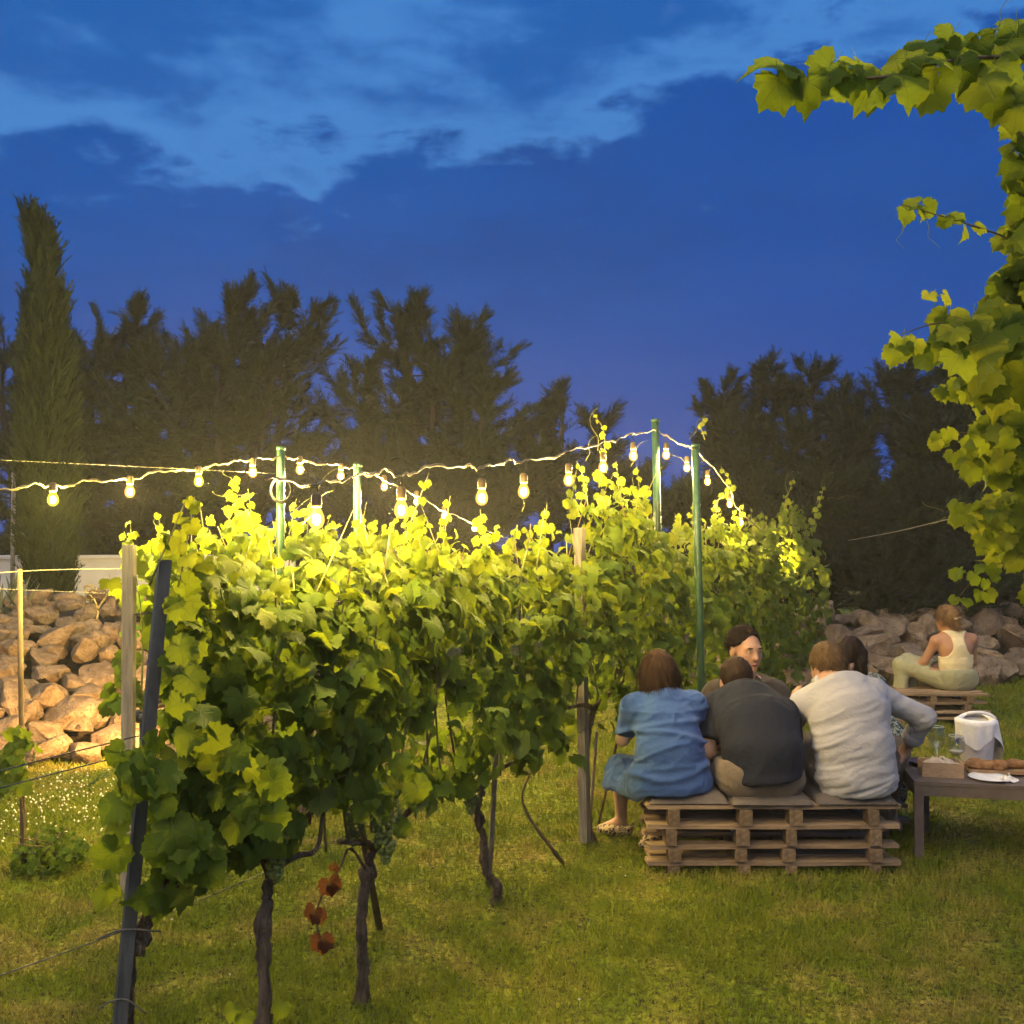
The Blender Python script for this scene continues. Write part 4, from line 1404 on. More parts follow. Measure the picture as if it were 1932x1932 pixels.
A_ = [(100, 945, 4.6), (245, 930, 4.95), (375, 910, 5.3), (477, 893, 5.55), (566, 888, 5.85), (643, 900, 6.25), (725, 920, 6.8), (786, 948, 7.35), (838, 975, 7.9), (895, 998, 8.6), (937, 1017, 9.2)]
string_light('long string of bulbs from the left over the back row, shrinking into the distance',
             [at(-40, 932, 4.3), at(60, 914, 4.5), at(100, 918, 4.6), at(170, 908, 4.75), at(245, 904, 4.95), at(310, 888, 5.1), at(375, 886, 5.3), at(430, 872, 5.45), at(477, 868, 5.55), at(528, 862, 5.68), at(566, 868, 5.85), at(643, 880, 6.25), at(676, 886, 6.4),
              at(725, 905, 6.8), at(786, 936, 7.35), at(838, 964, 7.9), at(895, 988, 8.6), at(937, 1008, 9.2), at(960, 1016, 9.6)], [at(*b) for b in A_], False, (0, 2))
B_ = [(597, 983, 3.05), (757, 965, 3.45), (909, 942, 3.98), (988, 930, 4.32), (1073, 908, 4.78), (1138, 884, 5.25), (1195, 862, 5.75), (1257, 860, 6.4), (1296, 884, 6.8), (1335, 910, 7.2), (1377, 952, 7.75), (1398, 988, 8.1), (1475, 1047, 9.5)]
string_light('string of larger bulbs hanging on drops above the front row, tied to the tallest pole',
             [at(500, 905, 2.85), at(597, 912, 3.05), at(660, 902, 3.2), at(720, 888, 3.35), at(757, 898, 3.45), at(800, 884, 3.6), at(880, 878, 3.9), at(909, 884, 3.98), at(960, 868, 4.2), at(988, 872, 4.32), at(1073, 852, 4.78), at(1138, 836, 5.25), at(1180, 824, 5.65), at(1236, 812, 6.38),
              at(1257, 824, 6.35), at(1296, 842, 6.2), at(1312, 850, 6.13), at(1345, 882, 7.2), at(1377, 925, 7.75), at(1398, 968, 8.1), at(1475, 1030, 9.5)], [at(*b) for b in B_], True)
# coil of cable on the pole
cc = at(533, 925, 5.66)
cr = empty('cable_coil', cc); tag(cr, 'coil of black cable hung on the green pole', 'cable')
for k in range(4):
    a = np.linspace(0, 6.4, 28)
    r = .052 + .004 * k
    MB().tube(np.stack([cc.x + r * np.cos(a), cc.y - .03 + .005 * k + 0 * a, cc.z + r * 1.15 * np.sin(a)], -1), .003, 5).build('loop', BLACKRUB, cr)


# garden spotlight at the foot of the boulders
def garden_spot():
    p = at(266, 1352, 6.9)
    aim = Vector((-3.45, 7.9, .35))
    root = empty('garden_spotlight', (p.x, p.y, 0)); tag(root, 'small garden spotlight on a spike shining on the boulders', 'lamp')
    MB().tube([(p.x, p.y, -.05), (p.x, p.y, p.z - .04)], .010, 8).build('spike', BLACKRUB, root)
    d = (aim - p).normalized()
    q = d.to_track_quat('Z', 'Y').to_matrix()
    MB().lathe([(.0, -.07), (.030, -.07), (.042, -.05), (.046, .0), (.046, .03), (.042, .03), (.040, .012), (.0, .012)], p, 16, q).build('housing', BLACKRUB, root)
    MB().lathe([(.039, .015), (.0, .016)], p, 16, q).build('lens', mat_emit('spot_lens', (1, .72, .32), 30), root)
    ld = bpy.data.lights.new('spot_beam', 'SPOT'); ld.energy = SPOT_W; ld.color = (1, .55, .17); ld.spot_size = R(120); ld.spot_blend = .8; ld.shadow_soft_size = .035
    lo = bpy.data.objects.new('spot_beam', ld); COL.objects.link(lo)
    lo.parent = root; lo.matrix_parent_inverse = Matrix.Translation(-root.location)
    lo.location = p + d * .04
    lo.rotation_euler = (-d).to_track_quat('Z', 'Y').to_euler()


SPOT_W = 130.0
garden_spot()


# ------------------------------------------------------------------ climbing vine on the right
def climbing_vine():
    rng = np.random.default_rng(21)
    b = Vector((2.75, 4.2, 0))
    root = empty('climbing_vine', b); tag(root, 'big climbing grapevine hanging in along the right edge with one arm across the sky', 'vine')
    stems = [[b, at(2010, 1200, 4.2), at(1990, 900, 4.0), at(1975, 600, 3.6), at(1960, 300, 3.1), at(1950, 110, 2.7)],
             [at(1950, 110, 2.5), at(1860, 108, 2.42), at(1790, 115, 2.40), at(1700, 140, 2.37), at(1600, 150, 2.34), at(1500, 145, 2.32), at(1425, 140, 2.3)],
             [at(1965, 480, 3.4), at(1890, 445, 3.05), at(1800, 415, 2.95), at(1700, 385, 2.9)],
             [at(1990, 700, 3.3), at(1880, 640, 3.0), at(1780, 610, 2.9), at(1700, 630, 2.85)],
             [at(1990, 900, 3.8), at(1880, 830, 3.6), at(1760, 810, 3.5)],
             [at(1990, 1000, 4.0), at(1880, 970, 3.9), at(1790, 960, 3.8)],
             [at(1985, 1050, 4.0), at(1900, 1060, 3.9), at(1850, 1080, 3.9), at(1800, 1138, 3.9)],
             [at(1985, 300, 3.1), at(1910, 240, 2.9), at(1880, 190, 2.8), at(1795, 160, 2.75)]]
    rad = [(.022, .010), (.006, .002), (.004, .0012), (.005, .0015), (.004, .0012), (.004, .0012), (.003, .001), (.003, .001)]
    for s, (a, c) in zip(stems, rad):
        MB().tube(curve(s, 26), np.linspace(a, c, 26), 6, True, .05).build('stem', BARK if a > .01 else CANE, root)
    E = [shoot_leaves([at(1940, 90, 2.46), at(1790, 105, 2.40), at(1700, 120, 2.36), at(1560, 130, 2.33), at(1440, 130, 2.3)], 14, .118, .110, rng, (0, 0, 1), 1.4),
         shoot_leaves([at(1940, 150, 2.42), at(1730, 170, 2.38), at(1600, 170, 2.35), at(1460, 165, 2.32)], 6, .11, .10, rng, (0, 0, 1), 1.6, False),
         shoot_leaves([at(1950, 40, 2.5), at(1880, 60, 2.45), at(1800, 70, 2.42), at(1745, 90, 2.4)], 7, .10, .095, rng, (0, 0, 1), 1.2),
         shoot_leaves([at(1950, 190, 2.6), at(1900, 170, 2.6), at(1870, 150, 2.6)], 5, .13, .12, rng, (0, 1, 0), 1.4),
         shoot_leaves([at(1860, 170, 2.75), at(1820, 165, 2.75), at(1800, 175, 2.75)], 2, .06, .06, rng, (1, 1), 1.4),
         shoot_leaves([at(1905, 225, 2.95), at(1912, 300, 3.0), at(1925, 380, 3.05), at(1935, 430, 3.1)], 14, .065, .08, rng, (1, 1, 2)),
         shoot_leaves([at(1940, 250, 2.95), at(1930, 340, 3.0), at(1945, 420, 3.05)], 9, .08, .08, rng, (1, 0, 1)),
         shoot_leaves([at(1870, 440, 3.0), at(1800, 412, 2.95), at(1740, 392, 2.92), at(1700, 388, 2.9)], 8, .06, .055, rng, (0, 1, 0), .9),
         shoot_leaves([at(1940, 450, 3.1), at(1905, 450, 3.1), at(1890, 440, 3.1)], 6, .07, .06, rng, (1, 1, 2)),
         shoot_leaves([at(1930, 480, 3.1), at(1905, 540, 3.1), at(1890, 575, 3.1)], 11, .08, .09, rng, (1, 1, 0)),
         shoot_leaves([at(1830, 580, 3.0), at(1780, 560, 2.95), at(1745, 545, 2.95)], 2, .055, .04, rng, (2, 2))]
    # fuller masses: (cx, cy, rx, ry, D, count, size, kinds)
    for cx, cy, rx, ry, D, n, s, kinds in ((1900, 660, 70, 95, 2.95, 34, .12, (1, 1, 2)), (1840, 630, 70, 55, 2.9, 16, .125, (1, 2, 1)), (1770, 640, 65, 45, 2.9, 18, .10, (0, 1, 1)), (1705, 650, 22, 40, 2.9, 7, .07, (1, 2, 1)),
                                           (1925, 800, 45, 90, 3.3, 34, .10, (1, 1, 2)), (1850, 735, 70, 22, 3.2, 16, .075, (0, 1, 1)), (1790, 725, 40, 14, 3.2, 7, .06, (1, 1, 0)), (1870, 805, 35, 30, 3.4, 14, .08, (1, 2, 1)),
                                           (1930, 900, 50, 60, 3.6, 34, .085, (1, 2, 1)), (1835, 855, 60, 20, 3.5, 20, .07, (1, 1, 2)), (1775, 825, 28, 14, 3.5, 9, .05, (1, 2, 2)), (1860, 895, 50, 16, 3.5, 14, .07, (1, 1, 0)),
                                           (1900, 975, 65, 40, 3.8, 44, .075, (1, 2, 1)), (1825, 965, 45, 18, 3.8, 18, .06, (1, 2, 1)), (1850, 1000, 45, 16, 3.8, 16, .06, (1, 1, 2)), (1905, 1030, 50, 35, 3.9, 30, .08, (1, 1, 2)),
                                           (1930, 560, 50, 60, 3.2, 22, .10, (1, 1, 0)), (1950, 740, 30, 100, 3.3, 20, .11, (0, 1, 1)), (1845, 1078, 45, 12, 3.9, 7, .06, (0, 0, 1)), (1860, 1105, 40, 20, 3.95, 6, .055, (0, 0, 1)), (1805, 1135, 22, 8, 3.9, 4, .045, (0, 0, 1)),
                                           (1950, 1000, 30, 100, 4.0, 24, .085, (1, 0, 1)), (1925, 440, 22, 30, 3.1, 10, .08, (1, 1, 0))):
        n = max(3, int(n * .8)); s *= .94
        a = rng.random(n) * 6.28; r = rng.random(n) ** .5
        P = np.array([at(cx + rx * r[i] * math.cos(a[i]), cy + ry * r[i] * math.sin(a[i]), D + rng.uniform(-.18, .18))[:] for i in range(n)])
        E.append((P, np.array((-.25, -1.0, .5)) + rng.normal(0, .5, (n, 3)), np.array((-.35, 0, -1.0)) + rng.normal(0, .4, (n, 3)), s * rng.uniform(.7, 1.2, n), np.array(kinds)[rng.integers(len(kinds), size=n)]))
    # body of the vine just outside the picture
    n = 260
    y = rng.uniform(150, 1150, n)
    P = np.array([at(rng.uniform(1950, 2160), yy, float(np.interp(yy, [100, 600, 1100], [2.6, 3.2, 4.1])) + rng.uniform(-.25, .3))[:] for yy in y])
    E.append((P, np.array((-.25, -1.0, .5)) + rng.normal(0, .5, (n, 3)), np.array((-.2, 0, -1.0)) + rng.normal(0, .4, (n, 3)), .11 * rng.uniform(.7, 1.2, n), rng.integers(0, 2, n)))
    ex = join_extra(E)
    m = len(ex[0])
    single = np.zeros(m, bool)
    vis = np.nonzero(ex[0][:, 0] < ex[0][:, 1] * .505)[0]
    order = vis[np.argsort(-(ex[3][vis] / ex[0][vis, 1]))]
    single[order[:295]] = True
    leaves_to(root, *ex, single, rng)
    for p, d, L in (((1705, 405, 2.9), (-.1, 0, -.8), .12), ((1740, 400, 2.92), (.4, 0, -1), .10), ((1780, 965, 3.8), (-1, 0, .5), .09), ((1785, 975, 3.8), (-.8, 0, -.4), .08), ((1870, 70, 2.42), (.5, 0, 1), .10), ((1765, 545, 2.95), (-.2, 0, -1), .12)):
        tendril(root, at(*p), d, L, rng)


climbing_vine()

# ------------------------------------------------------------------ pallet furniture
def board_mesh(lx, ly, lz, seed):
    """sawn board with slightly uneven, worn edges"""
    rng = np.random.default_rng(seed)
    n = 6
    V = []
    for i in range(n):
        x = (i / (n - 1) - .5) * lx
        for (sy, sz) in ((-1, -1), (1, -1), (1, 1), (-1, 1)):
            V.append((x + (rng.normal(0, .004) if i in (0, n - 1) else 0), sy * ly / 2 + rng.normal(0, .0016), sz * lz / 2 + rng.normal(0, .0013)))
    q = [(i * 4 + k, i * 4 + (k + 1) % 4, i * 4 + 4 + (k + 1) % 4, i * 4 + 4 + k) for i in range(n - 1) for k in range(4)]
    q += [(3, 2, 1, 0), (n * 4 - 4, n * 4 - 3, n * 4 - 2, n * 4 - 1)]
    return mesh_np('board', np.array(V), np.array(q), PALLET, False)


def pallet_bench(label, x0, y0, W, Dp, H, layers, blocks, seed, rotz=0.0, nd=5, back=False):
    rng = np.random.default_rng(seed)
    root = empty('pallet_bench', (x0 + W / 2, y0 + Dp / 2, 0)); tag(root, label, 'bench', 'benches made of stacked pallets')
    th = .019
    lay = (H - .03) / layers
    boards = [board_mesh(W, Dp / nd * .72, th, seed + k) for k in range(4)]
    blk = MB().box((0, 0, 0), (.056, .085, lay - th)).mesh('block', PALLETB, False)
    foot = MB().box((0, 0, 0), (.055, .085, .034)).mesh('block', PALLETB, False)
    for L in range(layers + 1):
        z = .034 + L * lay - (th / 2 if L else -th / 2)
        for j in range(nd):
            y = -Dp / 2 + Dp / nd * (j + .5)
            if L < layers and j in (1, 3) and rng.random() < .4: continue
            o = link('board', boards[rng.integers(4)], root)
            o.matrix_parent_inverse = Matrix()
            o.location = (rng.normal(0, .008), y + rng.normal(0, .004), z + rng.normal(0, .0015))
            o.rotation_euler = (0, rng.normal(0, .003), rng.normal(0, .006))
            o.scale.x = 1 - .012 * j - .02 * rng.random() * (j > 0)
    for L in range(layers):
        z0 = .034 + L * lay + (th if L == 0 else 0)
        for bx in blocks:
            for by in (-1, 0, 1):
                o = link('block', blk, root); o.matrix_parent_inverse = Matrix()
                hh = lay - th - (th if L == 0 else 0)
                o.location = ((bx - .5) * W + rng.normal(0, .012), by * (Dp / 2 - .046) + rng.normal(0, .004), z0 + hh / 2)
                o.scale = (rng.uniform(.85, 1.15), 1, hh / (lay - th))
    for bx in blocks:
        for by in (-1, 1):
            o = link('block', foot, root); o.matrix_parent_inverse = Matrix()
            o.location = ((bx - .5) * W, by * (Dp / 2 - .05), .015)
    root.rotation_euler = (0, 0, rotz)
    return root


pallet_bench('stacked wooden pallet bench under the three people with their backs turned', .64, 4.88, 1.20, .56, .315, 3, (.105, .385, .57, .90), 1)
pallet_bench('pallet bench under the man facing the camera, mostly hidden', .98, 5.62, 1.20, .50, .315, 3, (.1, .4, .6, .9), 2)
pallet_bench('far pallet bench under the woman in the yellow top', 3.22, 8.72, .84, .5, .25, 3, (.1, .42, .78), 3)


def cushion(label, x0, x1, y0, y1, z, h, seed):
    rng = np.random.default_rng(seed)
    n, m = 26, 14
    V = []
    for i in range(n):
        for j in range(m):
            u, v = i / (n - 1) * 2 - 1, j / (m - 1) * 2 - 1
            V.append((u, v, 1))
    V = np.array(V, float)
    e = (1 - np.abs(V[:, 0]) ** 5) ** .55 * (1 - np.abs(V[:, 1]) ** 4) ** .6
    hh = h * (.18 + .82 * e) * (1 + .12 * vnoise(V * np.array((2.2, 2.2, 1)) + seed))
    X = (x0 + x1) / 2 + V[:, 0] * (x1 - x0) / 2
    Y = (y0 + y1) / 2 + V[:, 1] * (y1 - y0) / 2
    top = np.stack([X, Y, z + hh], -1); bot = np.stack([X, Y, z + h * .10 * (1 - e)], -1)
    i = (np.arange(n - 1)[:, None] * m + np.arange(m - 1)[None]).ravel()
    q = np.stack([i, i + m, i + m + 1, i + 1], -1)
    q2 = q[:, ::-1] + n * m
    edge = [k * m for k in range(n)] + [(n - 1) * m + k for k in range(1, m)] + [k * m + m - 1 for k in range(n - 2, -1, -1)] + [k for k in range(m - 2, 0, -1)]
    sq = [(edge[k], edge[(k + 1) % len(edge)], edge[(k + 1) % len(edge)] + n * m, edge[k] + n * m) for k in range(len(edge))]
    o = link('seat_cushion', mesh_np('seat_cushion', np.vstack([top, bot]), np.vstack([q, q2, np.array(sq)[:, ::-1]]), CUSHION))
    tag(o, label, 'cushion', 'flat brown seat cushions on the pallet bench')


cushion('flat brown seat cushion under the woman in blue', .655, 1.035, 4.89, 5.42, .317, .060, 1)
cushion('flat brown seat cushion under the man in the charcoal shirt', 1.045, 1.43, 4.87, 5.42, .317, .054, 2)
cushion('flat brown seat cushion under the man in the white shirt', 1.45, 1.835, 4.88, 5.42, .317, .060, 3)


# ------------------------------------------------------------------ table with the picnic
def metal_table():
    root = empty('low_table', (2.02, 5.13, 0)); tag(root, 'low brown metal table set with glasses and bread', 'table')
    M = Matrix.Rotation(math.atan2(-.10, .49), 3, 'Z')
    ex, ey = Vector((.980, -.199, 0)), Vector((.199, .980, 0))
    o = Vector((2.0, 5.12, 0))
    Lx, Ly, zt = 1.5, .56, .377
    c = o + ex * Lx / 2 + ey * Ly / 2
    MB().box((c.x, c.y, zt - .009), (Lx, Ly, .018), M).build('table_top', TABLEM, root, False)
    for a, b, nm in ((o + ey * .012, o + ey * .012 + ex * Lx, 'apron'), (o + ey * (Ly - .012), o + ey * (Ly - .012) + ex * Lx, 'apron')):
        m = (a + b) / 2
        MB().box((m.x, m.y, zt - .045), (Lx - .004, .024, .05), M).build(nm, TABLEM, root, False)
    m = o + ex * .012 + ey * Ly / 2
    MB().box((m.x, m.y, zt - .045), (.024, Ly - .06, .05), M).build('apron', TABLEM, root, False)
    for a, b in ((.022, .022), (.13, Ly - .10), (Lx - .03, .022), (Lx - .03, Ly - .05)):
        p = o + ex * a + ey * b
        MB().box((p.x, p.y, (zt - .02) / 2 - .005), (.042, .042, zt - .03), M).build('leg', TABLEM, root, False)


metal_table()
TZ = .377


def glass_mat():
    """thin clear glass: sees through, with surface reflections"""
    m = NT('clear_wine_glass')
    tr = m.n('BsdfTransparent'); tr.inputs[0].default_value = (.90, .92, .90, 1)
    gl = m.n('BsdfGlossy'); gl.inputs['Roughness'].default_value = .03
    ms = m.n('MixShader'); ms.inputs[0].default_value = .16; m.l(tr.outputs[0], ms.inputs[1]); m.l(gl.outputs[0], ms.inputs[2])
    m.l(ms.outputs[0], m.out.inputs[0])
    return m.m


GLASS = glass_mat()
RIM = NT('glass_rim').set((.55, .60, .55), .12, .9).m


def wine_glass(label, x, D, h, w, fill=None):
    p = Vector(((x - 966) / F0 * D, D, TZ))
    r = w / 2
    outer = [(.032, .0), (.033, .003), (.006, .007), (.0035, .02), (.0035, h * .40), (.006, h * .43), (r * .55, h * .50), (r * .88, h * .60), (r, h * .70), (r * .95, h * .84), (r * .80, h)]
    root = empty('wine_glass', p); tag(root, label, 'wine glass', 'wine glasses on the low table')
    MB().lathe([(.0, .0)] + outer, p, 24).build('glass', GLASS, root)
    MB().tube([(p.x + r * .80 * math.cos(a), p.y + r * .80 * math.sin(a), p.z + h) for a in np.linspace(0, 6.283, 25)], .0016, 5, False).build('rim', RIM, root)
    MB().tube([p + Vector((0, 0, .004)), p + Vector((0, 0, h * .44))], .0036, 7).build('stem', RIM, root)
    if fill:
        MB().lathe([(.0, h * .47), (r * .48, h * .513), (r * .80, h * .59), (r * .82, h * .605), (0, h * .606)], p, 20).build('wine', fill, root)


WINE = NT('pale_wine').set((.55, .52, .40), .1).m
wine_glass('tall empty wine glass standing behind the bread box', 1764, 5.42, .215, .088)
wine_glass('shorter wine glass with a last sip, in front of the white bucket', 1800, 5.30, .190, .090, WINE)

CLOTHW = mat_mottled('white_linen_cloth', (.74, .70, .65), (.85, .81, .77), 30, .9, .3, dist=.004)
BREADC = mat_mottled('bread_crust', (.16, .065, .018), (.38, .19, .065), 22, .7, .6, dist=.006)
BOARDW = mat_mottled('serving_board_wood', (.30, .17, .08), (.46, .29, .15), 9, .55, .3, (.6, 6, 6), .004)
KRAFT = mat_mottled('bread_box_wood', (.40, .24, .12), (.55, .36, .20), 12, .7, .3, (3, 3, 12), .003)


def bucket():
    D = 5.56
    p = Vector(((1838 - 966) / F0 * D, D, TZ))
    root = empty('ice_bucket', p); tag(root, 'white bucket draped with a white cloth on the low table', 'bucket')
    MB().lathe([(0, .0), (.074, .0), (.078, .006), (.100, .215), (.104, .222), (.100, .225), (.094, .215), (.075, .02), (0, .02)], p, 28).build('bucket', CLOTHW, root)
    # cloth: a ring over the rim with a lappet to the right
    n, m = 40, 12
    V = []
    for i in range(n):
        a = i / n * 2 * math.pi
        drop = .10 + .035 * math.sin(a * 3 + 1) + .12 * max(0, math.cos(a - .2)) ** 3 + .03 * max(0, -math.cos(a))
        hump = .030 * max(0, math.cos(a - 1.2)) ** 2
        for j in range(m):
            t = j / (m - 1)
            if t < .45:
                u = t / .45
                r, z = .070 + .036 * u, .222 + .014 * math.sin(u * 3.14) + hump * (1 - u * .6)
            else:
                u = (t - .45) / .55
                r, z = .108 + .008 * math.sin(a * 9) * u - .006 * u + .045 * u * max(0, math.cos(a - .2)) ** 3, .226 + hump * .4 * (1 - u) - drop * u
            r *= 1 + .02 * math.sin(a * 7 + t * 5)
            V.append((p.x + r * math.cos(a), p.y + r * math.sin(a), p.z + z))
    q = [(i * m + j, ((i + 1) % n) * m + j, ((i + 1) % n) * m + j + 1, i * m + j + 1) for i in range(n) for j in range(m - 1)]
    link('cloth', mesh_np('cloth', np.array(V), np.array(q), CLOTHW), root)
    h = [(p.x + .10 * math.cos(a), p.y - .01, p.z + .222 + .045 * math.sin(a)) for a in np.linspace(.15, 2.1, 12)]
    MB().tube(h, .009, 8).build('handle', CLOTHW, root)


bucket()


def bread_box():
    D = 5.26
    c = Vector(((1770 - 966) / F0 * D, D, TZ))
    root = empty('bread_box', c); tag(root, 'low tan wooden box at the table corner with a crumpled napkin in it', 'box')
    M = Matrix.Rotation(-.2, 3, 'Z')
    w, d, h, t = .195, .12, .072, .006
    for s, nm in (((0, -d / 2, h / 2, w, t, h), 'side'), ((0, d / 2, h / 2, w, t, h), 'side'), ((-w / 2, 0, h / 2, t, d - .008, h), 'end'), ((w / 2, 0, h / 2, t, d - .008, h), 'end'), ((0, 0, .006, w - .01, d - .01, .006), 'bottom')):
        q = M @ Vector(s[:3])
        MB().box(c + q, s[3:], M).build(nm, KRAFT, root, False)
    rng = np.random.default_rng(3)
    a = np.linspace(0, 6.2832, 18, endpoint=False)
    mb = []
    n, m = 18, 7
    V = [c + M @ Vector((math.cos(t_) * (.085 * j / 6) + rng.normal(0, .006), math.sin(t_) * (.05 * j / 6) + rng.normal(0, .005), .085 - .028 * (j / 6) ** 2 + rng.normal(0, .006))) for t_ in a for j in range(m)]
    q = [(i * m + j, ((i + 1) % n) * m + j, ((i + 1) % n) * m + j + 1, i * m + j + 1) for i in range(n) for j in range(m - 1)]
    nap = link('napkin', mesh_np('napkin', np.array([v[:] for v in V]), np.array(q), mat_mottled('napkin_paper', (.55, .42, .28), (.66, .54, .40), 30, .9, .3)))
    tag(nap, 'crumpled tan napkin lying in the bread box', 'napkin')


bread_box()


def lump(name, label, c, r, mat, seed, cat, group=None, rz=0.0, amp=.14):
    import bmesh
    bm = bmesh.new(); bmesh.ops.create_icosphere(bm, subdivisions=3, radius=1)
    V = np.array([v.co[:] for v in bm.verts]); Fs = np.array([[v.index for v in f.verts] for f in bm.faces]); bm.free()
    V = V * (1 + amp * vnoise(V * 1.7 + seed * 5)[:, None] + amp * .5 * vnoise(V * 4.5 + seed)[:, None]) * np.array(r)
    V[:, 2] = np.maximum(V[:, 2], -r[2] * .75)
    o = link(name, mesh_np(name, V, Fs, mat)); o.location = c; o.rotation_euler = (0, 0, rz)
    tag(o, label, cat, group)
    return o


def serving():
    D = 5.30
    M = Matrix.Rotation(-.2, 3, 'Z')

    def tp(x, y, D): return Vector(((x - 966) / F0 * D, D, TZ))
    c = tp(1888, 0, D)
    b1 = empty('serving_board', c + Vector((0, 0, 0))); tag(b1, 'long wooden serving board with bread on the low table', 'board')
    MB().box((c.x, c.y, TZ + .021), (.36, .17, .018), M).build('plank', BOARDW, b1, False)
    for s in (-1, 1):
        q = c + M @ Vector((s * .13, 0, 0)); MB().box((q.x, q.y, TZ + .006), (.025, .15, .012), M).build('foot', BOARDW, b1, False)
    z = TZ + .030
    k = [lump('bread_loaf', 'dark crusted flat loaf at the left end of the serving board', tp(1848, 0, 5.28) + Vector((0, 0, z - TZ + .018)), (.092, .05, .022), BREADC, 1, 'bread', None, -.2),
         lump('bread_loaf', 'round golden bread piece in the middle of the serving board', tp(1880, 0, 5.25) + Vector((0, 0, z - TZ + .022)), (.045, .042, .026), BREADC, 2, 'bread', None, .4),
         lump('bread_loaf', 'long bread stick at the right end of the serving board', tp(1908, 0, 5.27) + Vector((0, 0, z - TZ + .022)), (.075, .030, .025), BREADC, 3, 'bread', None, .15)]
    lump('bread_slice', 'small dark crust leaning in front of the white bucket', tp(1836, 0, 5.40) + Vector((0, 0, z - TZ + .010)), (.045, .03, .014), BREADC, 4, 'bread')
    c2 = tp(1878, 0, 5.13)
    plate = MB().lathe([(0, .003), (.06, .003), (.095, .011), (.10, .013), (.097, .016), (.06, .008), (0, .007)], tp(1862, 0, 5.16), 28).build('plate', CLOTHW); tag(plate, 'flat white plate in front of the serving board', 'plate')
    rng = np.random.default_rng(6)
    pc = tp(1898, 0, 5.10)
    V = [pc + Vector((.040 * math.cos(a) * j / 5 + rng.normal(0, .006), .028 * math.sin(a) * j / 5 + rng.normal(0, .005), .004 + .026 * (1 - j / 5) + abs(rng.normal(0, .007)))) for a in np.linspace(0, 6.28, 14, endpoint=False) for j in range(6)]
    q = [(i * 6 + j, ((i + 1) % 14) * 6 + j, ((i + 1) % 14) * 6 + j + 1, i * 6 + j + 1) for i in range(14) for j in range(5)]
    o = link('napkin', mesh_np('napkin', np.array([v[:] for v in V]), np.array(q), CLOTHW)); tag(o, 'crumpled white paper napkin at the front edge of the table', 'napkin')
    dk = MB().lathe([(0, .004), (.06, .004), (.082, .020), (.085, .024), (.080, .022), (.055, .009), (0, .008)], tp(1738, 0, 5.48), 24).build('bowl', mat_mottled('dark_bowl', (.05, .025, .018), (.09, .05, .03), 20, .4, .1)); tag(dk, 'dark shallow bowl at the table corner beside the man in white', 'bowl')


serving()

# ------------------------------------------------------------------ people: implicit surfaces
class Sdf:
    def __init__(self):
        self.p = []
        self.cuts = []

    def cone(self, a, b, ra, rb, k=.03, lat=None, s=1.0):
        self.p.append(('c', np.array(tuple(a), float), np.array(tuple(b), float), ra, rb, k, None if lat is None else np.array(tuple(lat), float) / np.linalg.norm(np.array(tuple(lat), float)), s))
        return self

    def ell(self, c, axes, r, k=.02):
        """axes: 3 unit vectors, r: 3 radii"""
        self.p.append(('e', np.array(tuple(c), float), np.array([tuple(a) for a in axes], float), np.array(r, float), k))
        return self

    def chain(self, pts, rad, k=.03, lat=None, s=None):
        for i in range(len(pts) - 1):
            self.cone(pts[i], pts[i + 1], rad[i], rad[i + 1], k, None if lat is None else lat[i], 1.0 if s is None else s[i])
        return self

    def cut(self, f):
        self.cuts.append(f)
        return self

    def mesh(self, h):
        lo, hi = [], []
        for q in self.p:
            if q[0] == 'c':
                m = max(q[3], q[4]) * max(1, q[7])
                lo += [np.minimum(q[1], q[2]) - m]; hi += [np.maximum(q[1], q[2]) + m]
            else:
                m = q[3].max(); lo += [q[1] - m]; hi += [q[1] + m]
        lo = np.min(lo, 0) - 3 * h; hi = np.max(hi, 0) + 3 * h
        n = np.ceil((hi - lo) / h).astype(int) + 1
        ax = [lo[i] + h * np.arange(n[i]) for i in range(3)]
        Fd = np.full(n, .1, np.float32)
        for q in self.p:
            if q[0] == 'c':
                m = max(q[3], q[4]) * max(1, q[7]) + q[5] + 3 * h
                l, u = np.minimum(q[1], q[2]) - m, np.maximum(q[1], q[2]) + m; k = q[5]
            else:
                m = q[3].max() + q[4] + 3 * h
                l, u = q[1] - m, q[1] + m; k = q[4]
            i0 = np.clip(((l - lo) / h).astype(int), 0, n - 1); i1 = np.clip(((u - lo) / h).astype(int) + 2, 1, n)
            sl = tuple(slice(i0[i], i1[i]) for i in range(3))
            X, Y, Z = np.meshgrid(*[ax[i][sl[i]] for i in range(3)], indexing='ij')
            P = np.stack([X, Y, Z], -1)
            if q[0] == 'c':
                a, b, ra, rb, lat, s = q[1], q[2], q[3], q[4], q[6], q[7]
                v = b - a
                t = np.clip(((P - a) @ v) / (v @ v + 1e-9), 0, 1)
                d = P - a - t[..., None] * v
                if lat is not None:
                    d = d + lat * (d @ lat)[..., None] * (1 / s - 1)
                d = np.linalg.norm(d, axis=-1) - (ra + (rb - ra) * t)
            else:
                L = (P - q[1]) @ q[2].T / q[3]
                g = np.linalg.norm(L, axis=-1)
                g2 = np.linalg.norm(L / q[3], axis=-1) + 1e-6
                d = g * (g - 1) / g2
            A = Fd[sl]
            hh = np.maximum(k - np.abs(A - d), 0) / k
            Fd[sl] = np.minimum(A, d) - hh * hh * k * .25
        if self.cuts:
            X, Y, Z = np.meshgrid(*ax, indexing='ij')
            P = np.stack([X, Y, Z], -1)
            for f in self.cuts: Fd = np.maximum(Fd, f(P))
        return surface_nets(Fd, lo, h)


